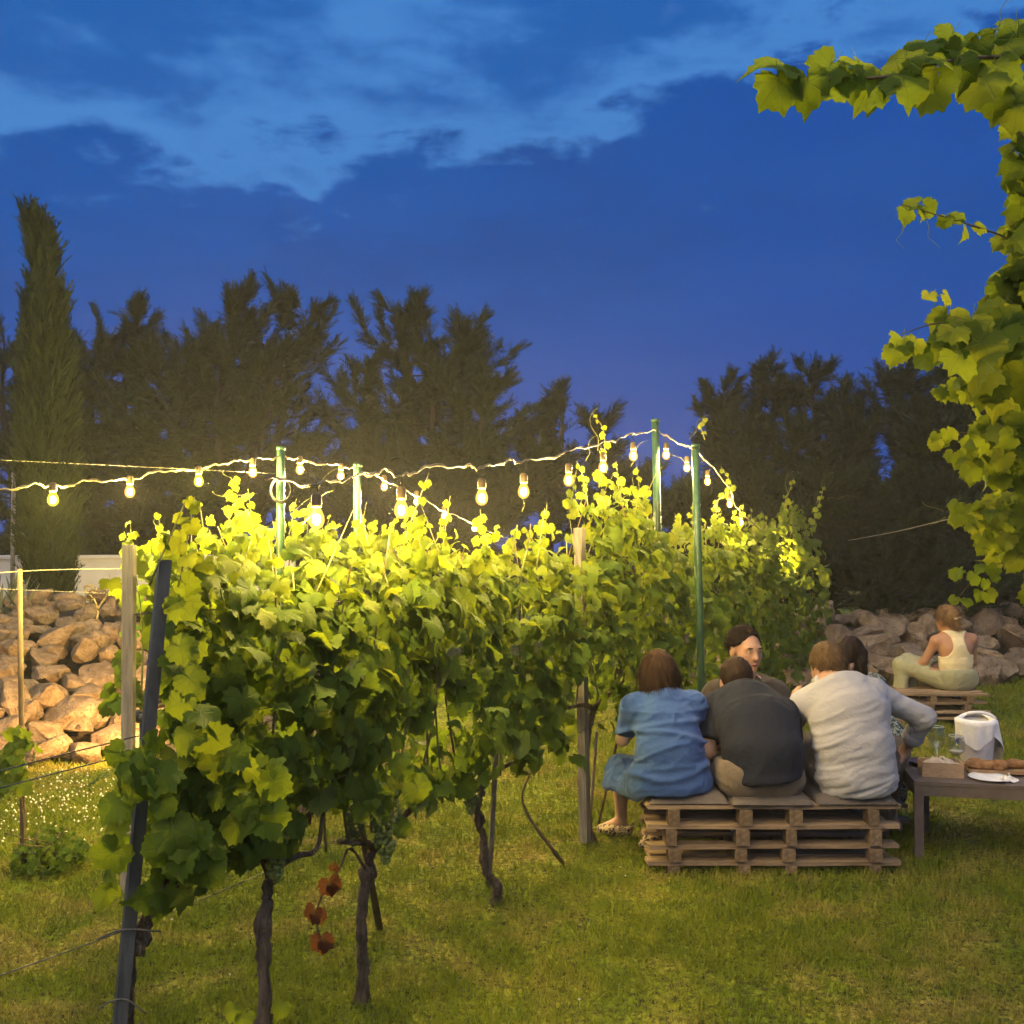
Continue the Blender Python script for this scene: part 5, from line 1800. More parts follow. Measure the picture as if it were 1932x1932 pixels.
def surface_nets(Fd, lo, h):
    s = Fd < 0
    nx, ny, nz = Fd.shape
    cor = [(i, j, k) for i in (0, 1) for j in (0, 1) for k in (0, 1)]
    c = [s[i:nx - 1 + i, j:ny - 1 + j, k:nz - 1 + k] for (i, j, k) in cor]
    cnt = np.sum(c, axis=0)
    act = (cnt > 0) & (cnt < 8)
    idx = np.full(act.shape, -1, np.int64)
    I = np.argwhere(act)
    idx[act] = np.arange(len(I))
    acc = np.zeros((len(I), 3)); wt = np.zeros(len(I))
    fv = [Fd[I[:, 0] + i, I[:, 1] + j, I[:, 2] + k] for (i, j, k) in cor]
    for a in range(8):
        for b in range(a + 1, 8):
            d = np.array(cor[b]) - np.array(cor[a])
            if np.abs(d).sum() != 1: continue
            m = (fv[a] < 0) != (fv[b] < 0)
            t = np.where(m, fv[a] / np.where(m, fv[a] - fv[b], 1), 0)
            acc += np.where(m[:, None], np.array(cor[a]) + t[:, None] * d, 0); wt += m
    V = lo + h * (I + acc / wt[:, None])
    Q = []
    for axn in range(3):
        d = [0, 0, 0]; d[axn] = 1
        a = s[:nx - d[0], :ny - d[1], :nz - d[2]]; b = s[d[0]:, d[1]:, d[2]:]
        for flip, mk in ((False, a & ~b), (True, ~a & b)):
            E = np.argwhere(mk)
            o1, o2 = [x for x in range(3) if x != axn]
            E = E[(E[:, o1] > 0) & (E[:, o2] > 0)]
            E = E[(E[:, o1] < act.shape[o1]) & (E[:, o2] < act.shape[o2]) & (E[:, axn] < act.shape[axn])]
            if not len(E): continue
            e1 = np.zeros(3, int); e1[o1] = 1
            e2 = np.zeros(3, int); e2[o2] = 1
            g = lambda M: idx[M[:, 0], M[:, 1], M[:, 2]]
            q = np.stack([g(E - e1 - e2), g(E - e2), g(E), g(E - e1)], -1)
            if flip ^ (axn == 1): q = q[:, ::-1]
            Q.append(q)
    Q = np.vstack(Q)
    Q = Q[(Q >= 0).all(1)]
    return V, Q


def normals(V, Q):
    n = np.cross(V[Q[:, 2]] - V[Q[:, 0]], V[Q[:, 3]] - V[Q[:, 1]])
    N = np.zeros_like(V)
    for k in range(4): np.add.at(N, Q[:, k], n)
    return N / (np.linalg.norm(N, axis=1)[:, None] + 1e-12)


def relax(V, Q, it=2, f=.5):
    for _ in range(it):
        S = np.zeros_like(V); W = np.zeros(len(V))
        for k in range(4):
            np.add.at(S, Q[:, k], V[Q[:, (k + 1) % 4]] + V[Q[:, (k + 3) % 4]]); np.add.at(W, Q[:, k], 2)
        V = V + f * (S / W[:, None] - V)
    return V


def folds(V, N, amp, freq, axis, seed):
    """cloth folds: ridges running along `axis`"""
    ax = np.array(axis, float); ax /= np.linalg.norm(ax)
    q = V * freq
    q = q - (q @ ax)[:, None] * ax * .82
    w = V * 7
    q = q + .6 * np.stack([vnoise(w, seed + 1), vnoise(w + 9, seed + 2), vnoise(w + 21, seed + 3)], -1)
    r = 1 - np.abs(vnoise(q, seed)) * 2
    r2 = vnoise(q * .45 + 7, seed + 5)
    return V + N * (amp * (r * .6 + r2 * .7))[:, None]


def mat_skin(name, base):
    m = NT(name)
    co = m.coords('Object')
    n = m.noise(co, 28, 4, .6)
    m.set(m.mix(n, tuple(c * .86 for c in base), tuple(min(1, c * 1.1) for c in base)), .52, .35)
    m.b.inputs['Subsurface Weight'].default_value = .12
    m.b.inputs['Subsurface Radius'].default_value = (.012, .005, .003)
    m.bump(m.noise(co, 160, 3, .6), .12, .002)
    return m.m


def mat_cloth(name, c1, c2, weave=520, rough=.92, sheen=.12):
    m = NT(name)
    co = m.coords('Object')
    big = m.noise(co, 9, 4, .6)
    m.set(m.mix(big, c1, c2), rough, .12)
    w = m.noise(co, weave, 2, .5)
    h = m.math('ADD', m.math('MULTIPLY', w, .25), m.math('MULTIPLY', m.noise(co, 34, 5, .6, .8), .9))
    m.bump(h, .7, .009)
    m.b.inputs['Sheen Weight'].default_value = sheen
    return m.m


def mat_hair(name, c1, c2):
    m = NT(name)
    ri = m.n('NewGeometry').outputs['Random Per Island']
    n = m.noise(m.coords('Object', (60, 60, 9)), 3, 4, .6)
    f = m.math('ADD', m.math('MULTIPLY', ri, .6), m.math('MULTIPLY', n, .4))
    m.set(m.mix(f, c1, c2), .65, .08)
    m.bump(n, .5, .004)
    return m.m


SKIN_A = mat_skin('skin_tan', (.42, .235, .150))
SKIN_B = mat_skin('skin_fair', (.52, .31, .21))
SKIN_C = mat_skin('skin_bronzed', (.40, .20, .105))


def vec(*a): return np.array(a, float)


def unit(v):
    v = np.array(tuple(v), float)
    return v / np.linalg.norm(v)


def head_frame(F_, U_):
    F_ = unit(F_); U_ = np.array(U_, float); U_ = unit(U_ - F_ * (U_ @ F_)); Rr = np.cross(F_, U_)
    return F_, U_, Rr


def add_head(s, c, F_, U_, k=1.0, jaw=1.0):
    F_, U_, Rr = head_frame(F_, U_)
    c = np.array(tuple(c), float)
    A = (Rr, F_, U_)
    g = lambda r, f, u: c + k * (Rr * r + F_ * f + U_ * u)
    s.ell(g(0, -.012, .028), A, np.array((.074, .094, .088)) * k, .02)
    s.cone(g(0, .030, -.010), g(0, .052, -.085), .062 * k, .038 * k * jaw, .03)
    s.ell(g(0, .055, -.035), A, np.array((.058, .040, .062)) * k, .02)            # face mask
    s.ell(g(0, .078, .022), A, np.array((.050, .014, .014)) * k, .02)             # brow
    for e in (-1, 1):
        s.ell(g(e * .046, .050, -.022), A, np.array((.022, .022, .018)) * k, .02)  # cheek
        s.ell(g(e * .078, -.008, -.012), A, np.array((.010, .022, .032)) * k, .008)  # ear
    s.cone(g(0, .088, .010), g(0, .108, -.028), .009 * k, .013 * k, .012)         # nose
    s.ell(g(0, .098, -.032), A, np.array((.017, .010, .009)) * k, .008)
    s.ell(g(0, .086, -.062), A, np.array((.024, .012, .008)) * k, .010)           # mouth
    s.ell(g(0, .078, -.098), A, np.array((.020, .016, .014)) * k, .014)           # chin
    return g


def hairline(c, F_, U_, front, side, back, k=1.0):
    F_, U_, Rr = head_frame(F_, U_)
    c = np.array(tuple(c), float)

    def f(P):
        q = P - c
        a, b, u = q @ F_, q @ Rr, q @ U_
        cs = a / (np.sqrt(a * a + b * b) + 1e-6)
        h = np.where(cs > 0, side + (front - side) * cs ** 1.5, side + (back - side) * (-np.minimum(cs, 0)) ** .8) * k
        return h - u
    return f


def hair_cap(c, F_, U_, k, front, side, back, thick, seed, mat, parent, rough=.004, more=None, h=.006):
    s = Sdf()
    Fv, Uv, Rr = head_frame(F_, U_)
    cc = np.array(tuple(c), float)
    s.ell(cc + k * (-Fv * .014 + Uv * .032), (Rr, Fv, Uv), np.array((.074 + thick, .095 + thick, .086 + thick * 1.3)) * k, .02)
    if more: more(s)
    s.cut(hairline(c, F_, U_, front, side, back, k))
    V, Q = s.mesh(h)
    N = normals(V, Q)
    V = V + N * (rough * (vnoise(V * np.array((95, 95, 38)), seed) + .7 * vnoise(V * 40, seed + 2)))[:, None]
    return link('hair', mesh_np('hair', V, Q, mat), parent), V, N


def strands(V, N, flow, n, L, w, mat, parent, seed, lift=.5, name='hair_strands', jitter=.35):
    """ribbons growing from points of the cap along flow(P, N)"""
    rng = np.random.default_rng(seed)
    i = rng.integers(len(V), size=n)
    p = V[i] - N[i] * .002
    d = flow(p, N[i]); d = d / (np.linalg.norm(d, axis=1)[:, None] + 1e-9)
    d = d + N[i] * lift * rng.uniform(.2, 1, n)[:, None] + rng.normal(0, jitter, (n, 3)) * .5
    d /= np.linalg.norm(d, axis=1)[:, None]
    ln = L * rng.uniform(.6, 1.2, n)
    m = 5
    rows = []
    g = np.array((0, 0, -1.0))
    q = p.copy(); dd = d.copy()
    sd = np.cross(dd, N[i]); sd /= np.linalg.norm(sd, axis=1)[:, None] + 1e-9
    for k in range(m):
        ww = w * (1 - (k / (m - 1)) ** 1.6 * .9) * rng.uniform(.9, 1.1)
        rows.append(q - sd * ww / 2); rows.append(q + sd * ww / 2)
        q = q + dd * (ln / (m - 1))[:, None]
        dd = dd + g * .22 - N[i] * lift * .22 + flow(q, N[i]) * .0
        dd /= np.linalg.norm(dd, axis=1)[:, None]
    W = np.stack(rows, 1).reshape(-1, 3)
    b = (np.arange(n) * 2 * m)[:, None, None]
    f = np.array([(2 * k, 2 * k + 1, 2 * k + 3, 2 * k + 2) for k in range(m - 1)])[None]
    return link(name, mesh_np(name, W, (b + f).reshape(-1, 4), mat), parent)


def add_hand(s, w, d, up, k=1.0, curl=.5, side=1):
    """palm plus five bent fingers; w wrist, d pointing direction, up = back of the hand"""
    d = unit(d); up = unit(np.array(up, float) - d * (np.array(up, float) @ d)); sd = np.cross(d, up) * side
    w = np.array(tuple(w), float)
    pc = w + d * .048 * k
    s.cone(w, w + d * .02 * k, .026 * k, .027 * k, .015, sd, 1.25)
    s.ell(pc, (sd, d, up), np.array((.040, .048, .015)) * k, .014)
    for j, (o, l) in enumerate(((-.028, .068), (-.010, .078), (.009, .073), (.027, .058))):
        a = w + k * (d * .082 + sd * o)
        b = a + k * l * .45 * (d * math.cos(curl * .5) - up * math.sin(curl * .5))
        e = b + k * l * .32 * (d * math.cos(curl * 1.4) - up * math.sin(curl * 1.4))
        t = e + k * l * .25 * (d * math.cos(curl * 2.1) - up * math.sin(curl * 2.1))
        s.chain([a, b, e, t], [.0092 * k, .0086 * k, .0078 * k, .0068 * k], .005)
    a = w + k * (d * .022 - sd * .030)
    b = a + k * .034 * unit(d * .75 - sd * .7 - up * .3); e = b + k * .03 * unit(d * .95 - sd * .2 - up * .4)
    s.chain([a, b, e], [.012 * k, .0098 * k, .0080 * k], .008)


def body_mesh(name, s, h, fine, mat, parent, relax_it=1):
    """body at h plus finer pieces (hands) merged into the same mesh object"""
    V, Q = s.mesh(h)
    V = relax(V, Q, relax_it, .4)
    vs, qs, off = [V], [Q], len(V)
    for f, hf in fine:
        v, q = f.mesh(hf)
        v = relax(v, q, 1, .4)
        vs.append(v); qs.append(q + off); off += len(v)
    return link(name, mesh_np(name, np.vstack(vs), np.vstack(qs), mat), parent)


def garment(name, s, h, mat, parent, amp=0.0, freq=30, axis=(1, 0, .3), seed=1, relax_it=2, extra=None):
    V, Q = s.mesh(h)
    V = relax(V, Q, relax_it, .5)
    N = normals(V, Q)
    if amp: V = folds(V, N, amp, freq, axis, seed)
    if extra is not None: V = extra(V, N)
    return link(name, mesh_np(name, V, Q, mat), parent)


def plane(p, n):
    p = np.array(tuple(p), float); n = unit(n)
    return lambda P: (P - p) @ n


def eyes(g, F_, U_, parent, k=1.0):
    white = NT('eye_white').set((.55, .50, .46), .3).m
    iris = NT('eye_iris').set((.02, .012, .008), .2).m
    brow = NT('eyebrow_hair').set((.025, .016, .010), .8).m
    lip = NT('lips').set((.30, .11, .085), .5).m
    F_, U_, Rr = head_frame(F_, U_)
    for e in (-1, 1):
        for nm, c, r, mt in (('eye', g(e * .031, .0860, .003), (.0115, .0055, .0042), white), ('iris', g(e * .031, .0900, .003), (.0056, .0042, .0044), iris), ('eyebrow', g(e * .033, .0925, .025), (.019, .0060, .0036), brow)):
            s = Sdf().ell(c, (Rr, F_, U_), np.array(r) * k, .004)
            V, Q = s.mesh(.0022)
            link(nm, mesh_np(nm, V, Q, mt), parent)
    s = Sdf().ell(g(0, .0990, -.0625), (Rr, F_, U_), np.array((.022, .005, .0065)) * k, .004)
    V, Q = s.mesh(.0025)
    link('lips', mesh_np('lips', V, Q, lip), parent)


def shoe(parent, heel, toe, mat, h=.007):
    heel, toe = np.array(tuple(heel), float), np.array(tuple(toe), float)
    d = unit(toe - heel); L = np.linalg.norm(toe - heel)
    s = Sdf().cone(heel + vec(0, 0, .035), heel + d * L * .45 + vec(0, 0, .028), .036, .034, .02).cone(heel + d * L * .45 + vec(0, 0, .026), toe - d * .03 + vec(0, 0, .016), .036, .026, .02, np.cross(d, (0, 0, 1)), 1.25)
    s.cut(plane(heel, (0, 0, -1)))
    s.cut(plane(heel + vec(0, 0, .052), (0, 0, 1)))
    V, Q = s.mesh(h)
    return link('shoe', mesh_np('shoe', V, Q, mat), parent)


def seated(name, label, J, rad, skin, fine_h=.010, hands=(), head=None):
    """skin body from joints: J dict of points; rad scale"""
    root = empty(name, J['hip'] * vec(1, 1, 0)); tag(root, label, 'person', 'people sitting in the garden')
    s = Sdf()
    latS = J['shR'] - J['shL']; latH = J['hipR'] - J['hipL']
    s.chain([J['hip'], J['waist'], J['chest'], J['up']], [.100 * rad, .086 * rad, .096 * rad, .080 * rad], .05, [latH, latH + latS, latS], [1.5, 1.45, 1.55])
    for a in 'LR':
        s.cone(J['up'], J['sh' + a], .06 * rad, .052 * rad, .05)
        s.chain([J['sh' + a], J['el' + a], J['wr' + a]], [.048 * rad, .038 * rad, .026 * rad], .025)
        s.chain([J['hip' + a], J['kn' + a], J['an' + a]], [.082 * rad, .056 * rad, .036 * rad], .03)
        s.cone(J['an' + a] + vec(0, 0, -.02), J['toe' + a], .034 * rad, .024 * rad, .02)
    s.cone(J['up'] + vec(0, 0, .01), J['neck'], .058 * rad, .050 * rad, .03)
    g = None
    fine = []
    if head:
        hs = Sdf()
        g = add_head(hs, *head)
        hs.cone(J['neck'], np.array(head[0]) - .06 * unit(head[2]), .052 * rad, .048 * rad, .03)
        hs.cone(J['up'] + .4 * (J['neck'] - J['up']), J['neck'], .055 * rad, .052 * rad, .03)
        fine.append((hs, .0065))
    for (a, d, u, kk, curl, sd) in hands:
        fs = Sdf()
        fs.cone(J['el' + a] + .55 * (J['wr' + a] - J['el' + a]), J['wr' + a], .034 * rad, .026 * rad, .02)
        add_hand(fs, J['wr' + a], d, u, kk, curl, sd)
        fine.append((fs, .0042))
    body_mesh('body', s, fine_h, fine, skin, root)
    return root, g


def J_(**k): return {a: np.array(tuple(b), float) for a, b in k.items()}


def shift(J, d, keep=('knL', 'knR', 'anL', 'anR', 'toeL', 'toeR')):
    for k in J:
        if k not in keep: J[k] = J[k] + np.array(d, float)


def limb_sleeve(s, J, a, r0, r1, t, k=.04):
    """sleeve along the upper arm to fraction t (t>1 goes on to the forearm)"""
    e = J['sh' + a] + (J['el' + a] - J['sh' + a]) * min(1, t)
    s.cone(J['sh' + a], e, r0, r1 if t <= 1 else (r0 + r1) / 2, k)
    if t > 1:
        s.cone(e, J['el' + a] + (J['wr' + a] - J['el' + a]) * (t - 1), (r0 + r1) / 2, r1, k)


# ---- woman in the blue shirt dress -------------------------------------------------------
def woman_blue():
    J = J_(hip=(.79, 5.10, .455), waist=(0.775, 5.100, 0.575), chest=(0.765, 5.150, 0.690), up=(0.765, 5.190, 0.775), neck=(0.760, 5.230, 0.830),
           shL=(0.615, 5.190, 0.755), shR=(0.915, 5.200, 0.770), elL=(0.565, 5.250, 0.580), elR=(0.955, 5.330, 0.590), wrL=(.66, 5.44, .60), wrR=(.88, 5.52, .58),
           hipL=(.70, 5.13, .44), hipR=(.88, 5.13, .44), knL=(.57, 5.44, .38), knR=(.86, 5.52, .44), anL=(.585, 5.52, .09), anR=(.76, 5.36, .09), toeL=(.49, 5.56, .025), toeR=(.70, 5.30, .025))
    shift(J, (-.012, -.10, 0))
    Fd, Ud = vec(.30, .95, -.12), vec(-.10, .06, 1)
    hc = vec(.742, 5.175, .898)
    root, g = seated('person', 'woman in a blue shirt dress with brown bob and leopard print shoes, back turned', J, .85, SKIN_B, hands=(('L', (.6, .6, -.3), (-.3, -.3, .9), .88, .7, 1), ('R', (-.7, .5, -.2), (0, 0, 1), .88, .6, -1)), head=(hc, Fd, Ud, .95))
    blue = mat_cloth('blue_chambray', (.036, .080, .225), (.052, .108, .29))
    latS = J['shR'] - J['shL']
    s = Sdf()
    s.chain([J['hip'] + vec(0, .0, -.055), J['waist'], J['chest'], J['up']], [.128, .106, .102, .070], .05, [latS, latS, latS], [1.50, 1.30, 1.38])
    for a, t in (('L', .62), ('R', 1.25)):
        s.cone(J['up'] + vec(0, 0, .012), J['sh' + a] + vec(0, 0, -.016), .060, .054, .05)
        limb_sleeve(s, J, a, .058, .054, t)
    s.cone(J['hip'] + vec(-.08, .05, -.06), J['knL'] + vec(-.0, -.10, .0), .100, .085, .06)
    s.cone(J['hip'] + vec(.07, .05, -.05), J['knR'] + vec(0, -.08, .0), .105, .095, .06)
    s.cone(J['hip'] + vec(-.12, .0, -.04), vec(.545, 5.24, .345), .06, .055, .06)
    s.cone(J['hip'] + vec(-.14, .02, -.08), vec(.52, 5.30, .31), .05, .045, .06)
    s.cut(plane(J['neck'] + vec(0, .0, .002), (.0, .35, 1)))
    s.cut(lambda P: np.interp(P[..., 0], [.45, .60, .66, 1.2], [.285, .300, .355, .372]) + .02 * np.sin(P[..., 0] * 40) * (P[..., 0] < .62) - P[..., 2])

    def seam(V, N):
        # yoke seam and centre pleat on the back
        y = (V[:, 2] - .742 - .03 * (V[:, 0] - .76))
        back = N[:, 1] < -.1
        V = V + N * (np.where(back, .006 * np.exp(-(y / .007) ** 2) * 1.0, 0))[:, None]
        x = V[:, 0] - .775
        f = np.exp(-(x / .008) ** 2) * np.clip((.742 - V[:, 2]) / .02, 0, 1) * np.clip((V[:, 2] - .66) / .06, 0, 1)
        V = V + N * (np.where(back, .011 * f, 0))[:, None]
        # wide drag folds under the yoke and across the lower back
        for z0, am, wd, sl, cu in ((.70, .010, .012, .10, .9), (.655, .012, .012, -.16, 1.2), (.60, .007, .010, .25, 1.6), (.50, .006, .012, .10, 1.0), (.44, .011, .018, .16, -1.3)):
            d = V[:, 2] - z0 - sl * (V[:, 0] - .77) + cu * (V[:, 0] - .77) ** 2
            V = V + N * (np.where(back, am * np.exp(-(d / wd) ** 2), 0))[:, None]
        return V
    garment('shirt_dress', s, .0085, blue, root, .0062, 34, (1, 0, .35), 3, 2, seam)
    col = Sdf()
    for k in range(10):
        a = k / 10 * 2 * math.pi
        c = J['neck'] + vec(.062 * math.cos(a), .055 * math.sin(a) - .01, -.012 + .018 * math.sin(a))
        a2 = (k + 1) / 10 * 2 * math.pi
        c2 = J['neck'] + vec(.062 * math.cos(a2), .055 * math.sin(a2) - .01, -.012 + .018 * math.sin(a2))
        col.cone(c, c2, .013, .013, .01)
    V, Q = col.mesh(.006)
    link('collar', mesh_np('collar', V, Q, blue), root)
    # hair: chin-length bob
    hm = mat_hair('hair_brown_golden', (.014, .008, .005), (.062, .032, .014))
    Fv, Uv, Rr = head_frame(Fd, Ud)

    def more(s):
        s.cone(hc - Fv * .05 - Uv * .0, hc - Fv * .052 - Uv * .085, .080, .070, .03, Rr, 1.22)
        for e in (-1, 1): s.cone(hc + Rr * e * .072 - Fv * .01 - Uv * .0, hc + Rr * e * .072 - Fv * .012 - Uv * .085, .032, .028, .02)
    o, V, N = hair_cap(hc, Fd, Ud, .97, .085, -.115, -.135, .012, 4, hm, root, .004, more)
    flow = lambda P, N_: np.tile((-Uv - .05 * Fv), (len(P), 1)) - N_ * ((-Uv) @ N_.T)[:, None] * .8
    strands(V, N, flow, 1600, .12, .0042, hm, root, 5, .12, jitter=.2)
    # feet
    leo = NT('leopard_print')
    co = leo.coords('Object')
    vor = leo.n('TexVoronoi', feature='F1'); vor.inputs['Scale'].default_value = 62; leo.l(co, vor.inputs['Vector'])
    spot = leo.math('MULTIPLY', leo.ramp(vor.outputs['Distance'], .18, .26), leo.ramp(vor.outputs['Distance'], .46, .54, 1, 0))
    leo.set(leo.mix(spot, (.50, .36, .20), (.018, .012, .010)), .7)
    shoe(root, (.612, 5.50, .0), (.455, 5.575, .0), leo.m)
    shoe(root, (.775, 5.38, .0), (.655, 5.26, .0), leo.m)


# ---- man in the charcoal shirt -----------------------------------------------------------
def man_charcoal():
    J = J_(hip=(1.235, 5.09, .455), waist=(1.235, 5.080, 0.575), chest=(1.220, 5.160, 0.687), up=(1.195, 5.260, 0.767), neck=(1.175, 5.330, 0.794),
           shL=(1.035, 5.290, 0.707), shR=(1.375, 5.260, 0.697), elL=(0.985, 5.200, 0.525), elR=(1.455, 5.340, 0.530), wrL=(1.09, 5.42, .55), wrR=(1.33, 5.52, .55),
           hipL=(1.135, 5.12, .44), hipR=(1.335, 5.12, .44), knL=(1.08, 5.56, .46), knR=(1.40, 5.56, .46), anL=(1.10, 5.50, .08), anR=(1.36, 5.50, .08), toeL=(1.08, 5.62, .03), toeR=(1.40, 5.62, .03))
    shift(J, (-.02, -.10, 0))
    Fd, Ud = vec(.05, .90, -.42), vec(.0, .42, .90)
    hc = vec(1.158, 5.30, .842)
    root, g = seated('person', 'man in a charcoal short-sleeved shirt hunched forward, seen from behind', J, 1.0, SKIN_A, hands=(('L', (.8, .5, .1), (0, -.2, 1), .98, .6, 1), ('R', (-.8, .4, .1), (0, -.2, 1), .98, .6, -1)), head=(hc, Fd, Ud, 1.0))
    cl = mat_cloth('charcoal_jersey', (.017, .019, .028), (.027, .029, .039), 420, sheen=.02)
    latS = J['shR'] - J['shL']
    s = Sdf()
    s.chain([J['hip'] + vec(.0, -.02, -.02), J['waist'], J['chest'], J['up']], [.126, .118, .122, .095], .06, [latS] * 3, [1.50, 1.46, 1.50])
    for a, t in (('L', .72), ('R', .80)):
        s.cone(J['up'], J['sh' + a], .082, .078, .07)
        limb_sleeve(s, J, a, .080, .066, t)
        e = J['sh' + a] + (J['el' + a] - J['sh' + a]) * t
        s.cut(lambda P, e=e, d=unit(J['el' + a] - J['sh' + a]): np.where(np.linalg.norm(P - e, axis=-1) < .11, (P - e) @ d, -1))
    s.cut(plane(J['neck'] + vec(0, .0, -.002), (.0, .75, .66)))
    s.cut(plane((1.21, 4.90, .425), (.10, .15, -1)))
    garment('shirt', s, .0088, cl, root, .0055, 24, (.35, 0, 1), 5, 2)
    khaki = mat_cloth('taupe_trousers', (.150, .115, .080), (.20, .155, .11), 380)
    p = Sdf()
    p.chain([J['hip'] + vec(0, -.01, .02), J['hip'] + vec(0, .02, -.03)], [.118, .116], .05, [latS], [1.48])
    for a in 'LR':
        p.chain([J['hip' + a] + vec(0, -.02, -.01), J['kn' + a], J['an' + a]], [.100, .080, .062], .05)
    p.cone(J['hipL'] + vec(-.02, -.02, -.0), J['knL'] + vec(-.04, 0, 0), .10, .085, .05)
    p.cut(plane(J['hip'] + vec(0, 0, .06), (0, .1, 1))); p.cut(plane((0, 0, .355), (0, -.001, -1)) if False else plane((0, 0, .07), (0, 0, -1)))
    garment('trousers', p, .0088, khaki, root, .0045, 26, (.2, 1, .2), 9, 2)
    hm = mat_hair('hair_dark_brown', (.022, .013, .008), (.055, .034, .020))
    o, V, N = hair_cap(hc, Fd, Ud, 1.0, .06, -.02, -.085, .010, 6, hm, root, .003)
    Fv, Uv, Rr = head_frame(Fd, Ud)
    flow = lambda P, N_: np.tile((-Uv * .7 + Fv * .3), (len(P), 1))
    strands(V, N, flow, 2000, .024, .0032, hm, root, 7, .45, jitter=.4)
    shm = mat_mottled('dark_shoe_leather', (.03, .022, .016), (.06, .045, .03), 20, .5, .1)
    for a in 'LR': shoe(root, J['an' + a] * vec(1, 1, 0), J['toe' + a] * vec(1, 1, 0), shm, .009)
    w = J['elL'] + .75 * (J['wrL'] - J['elL'])
    d = unit(J['wrL'] - J['elL'])
    Mq = Vector(d).to_track_quat('Z', 'Y').to_matrix()
    MB().lathe([(.034, -.006), (.037, 0), (.034, .006), (.031, 0), (.034, -.006)], w, 18, Mq).build('bracelet', NT('silver').set((.75, .75, .75), .25, .5, .9).m, root)


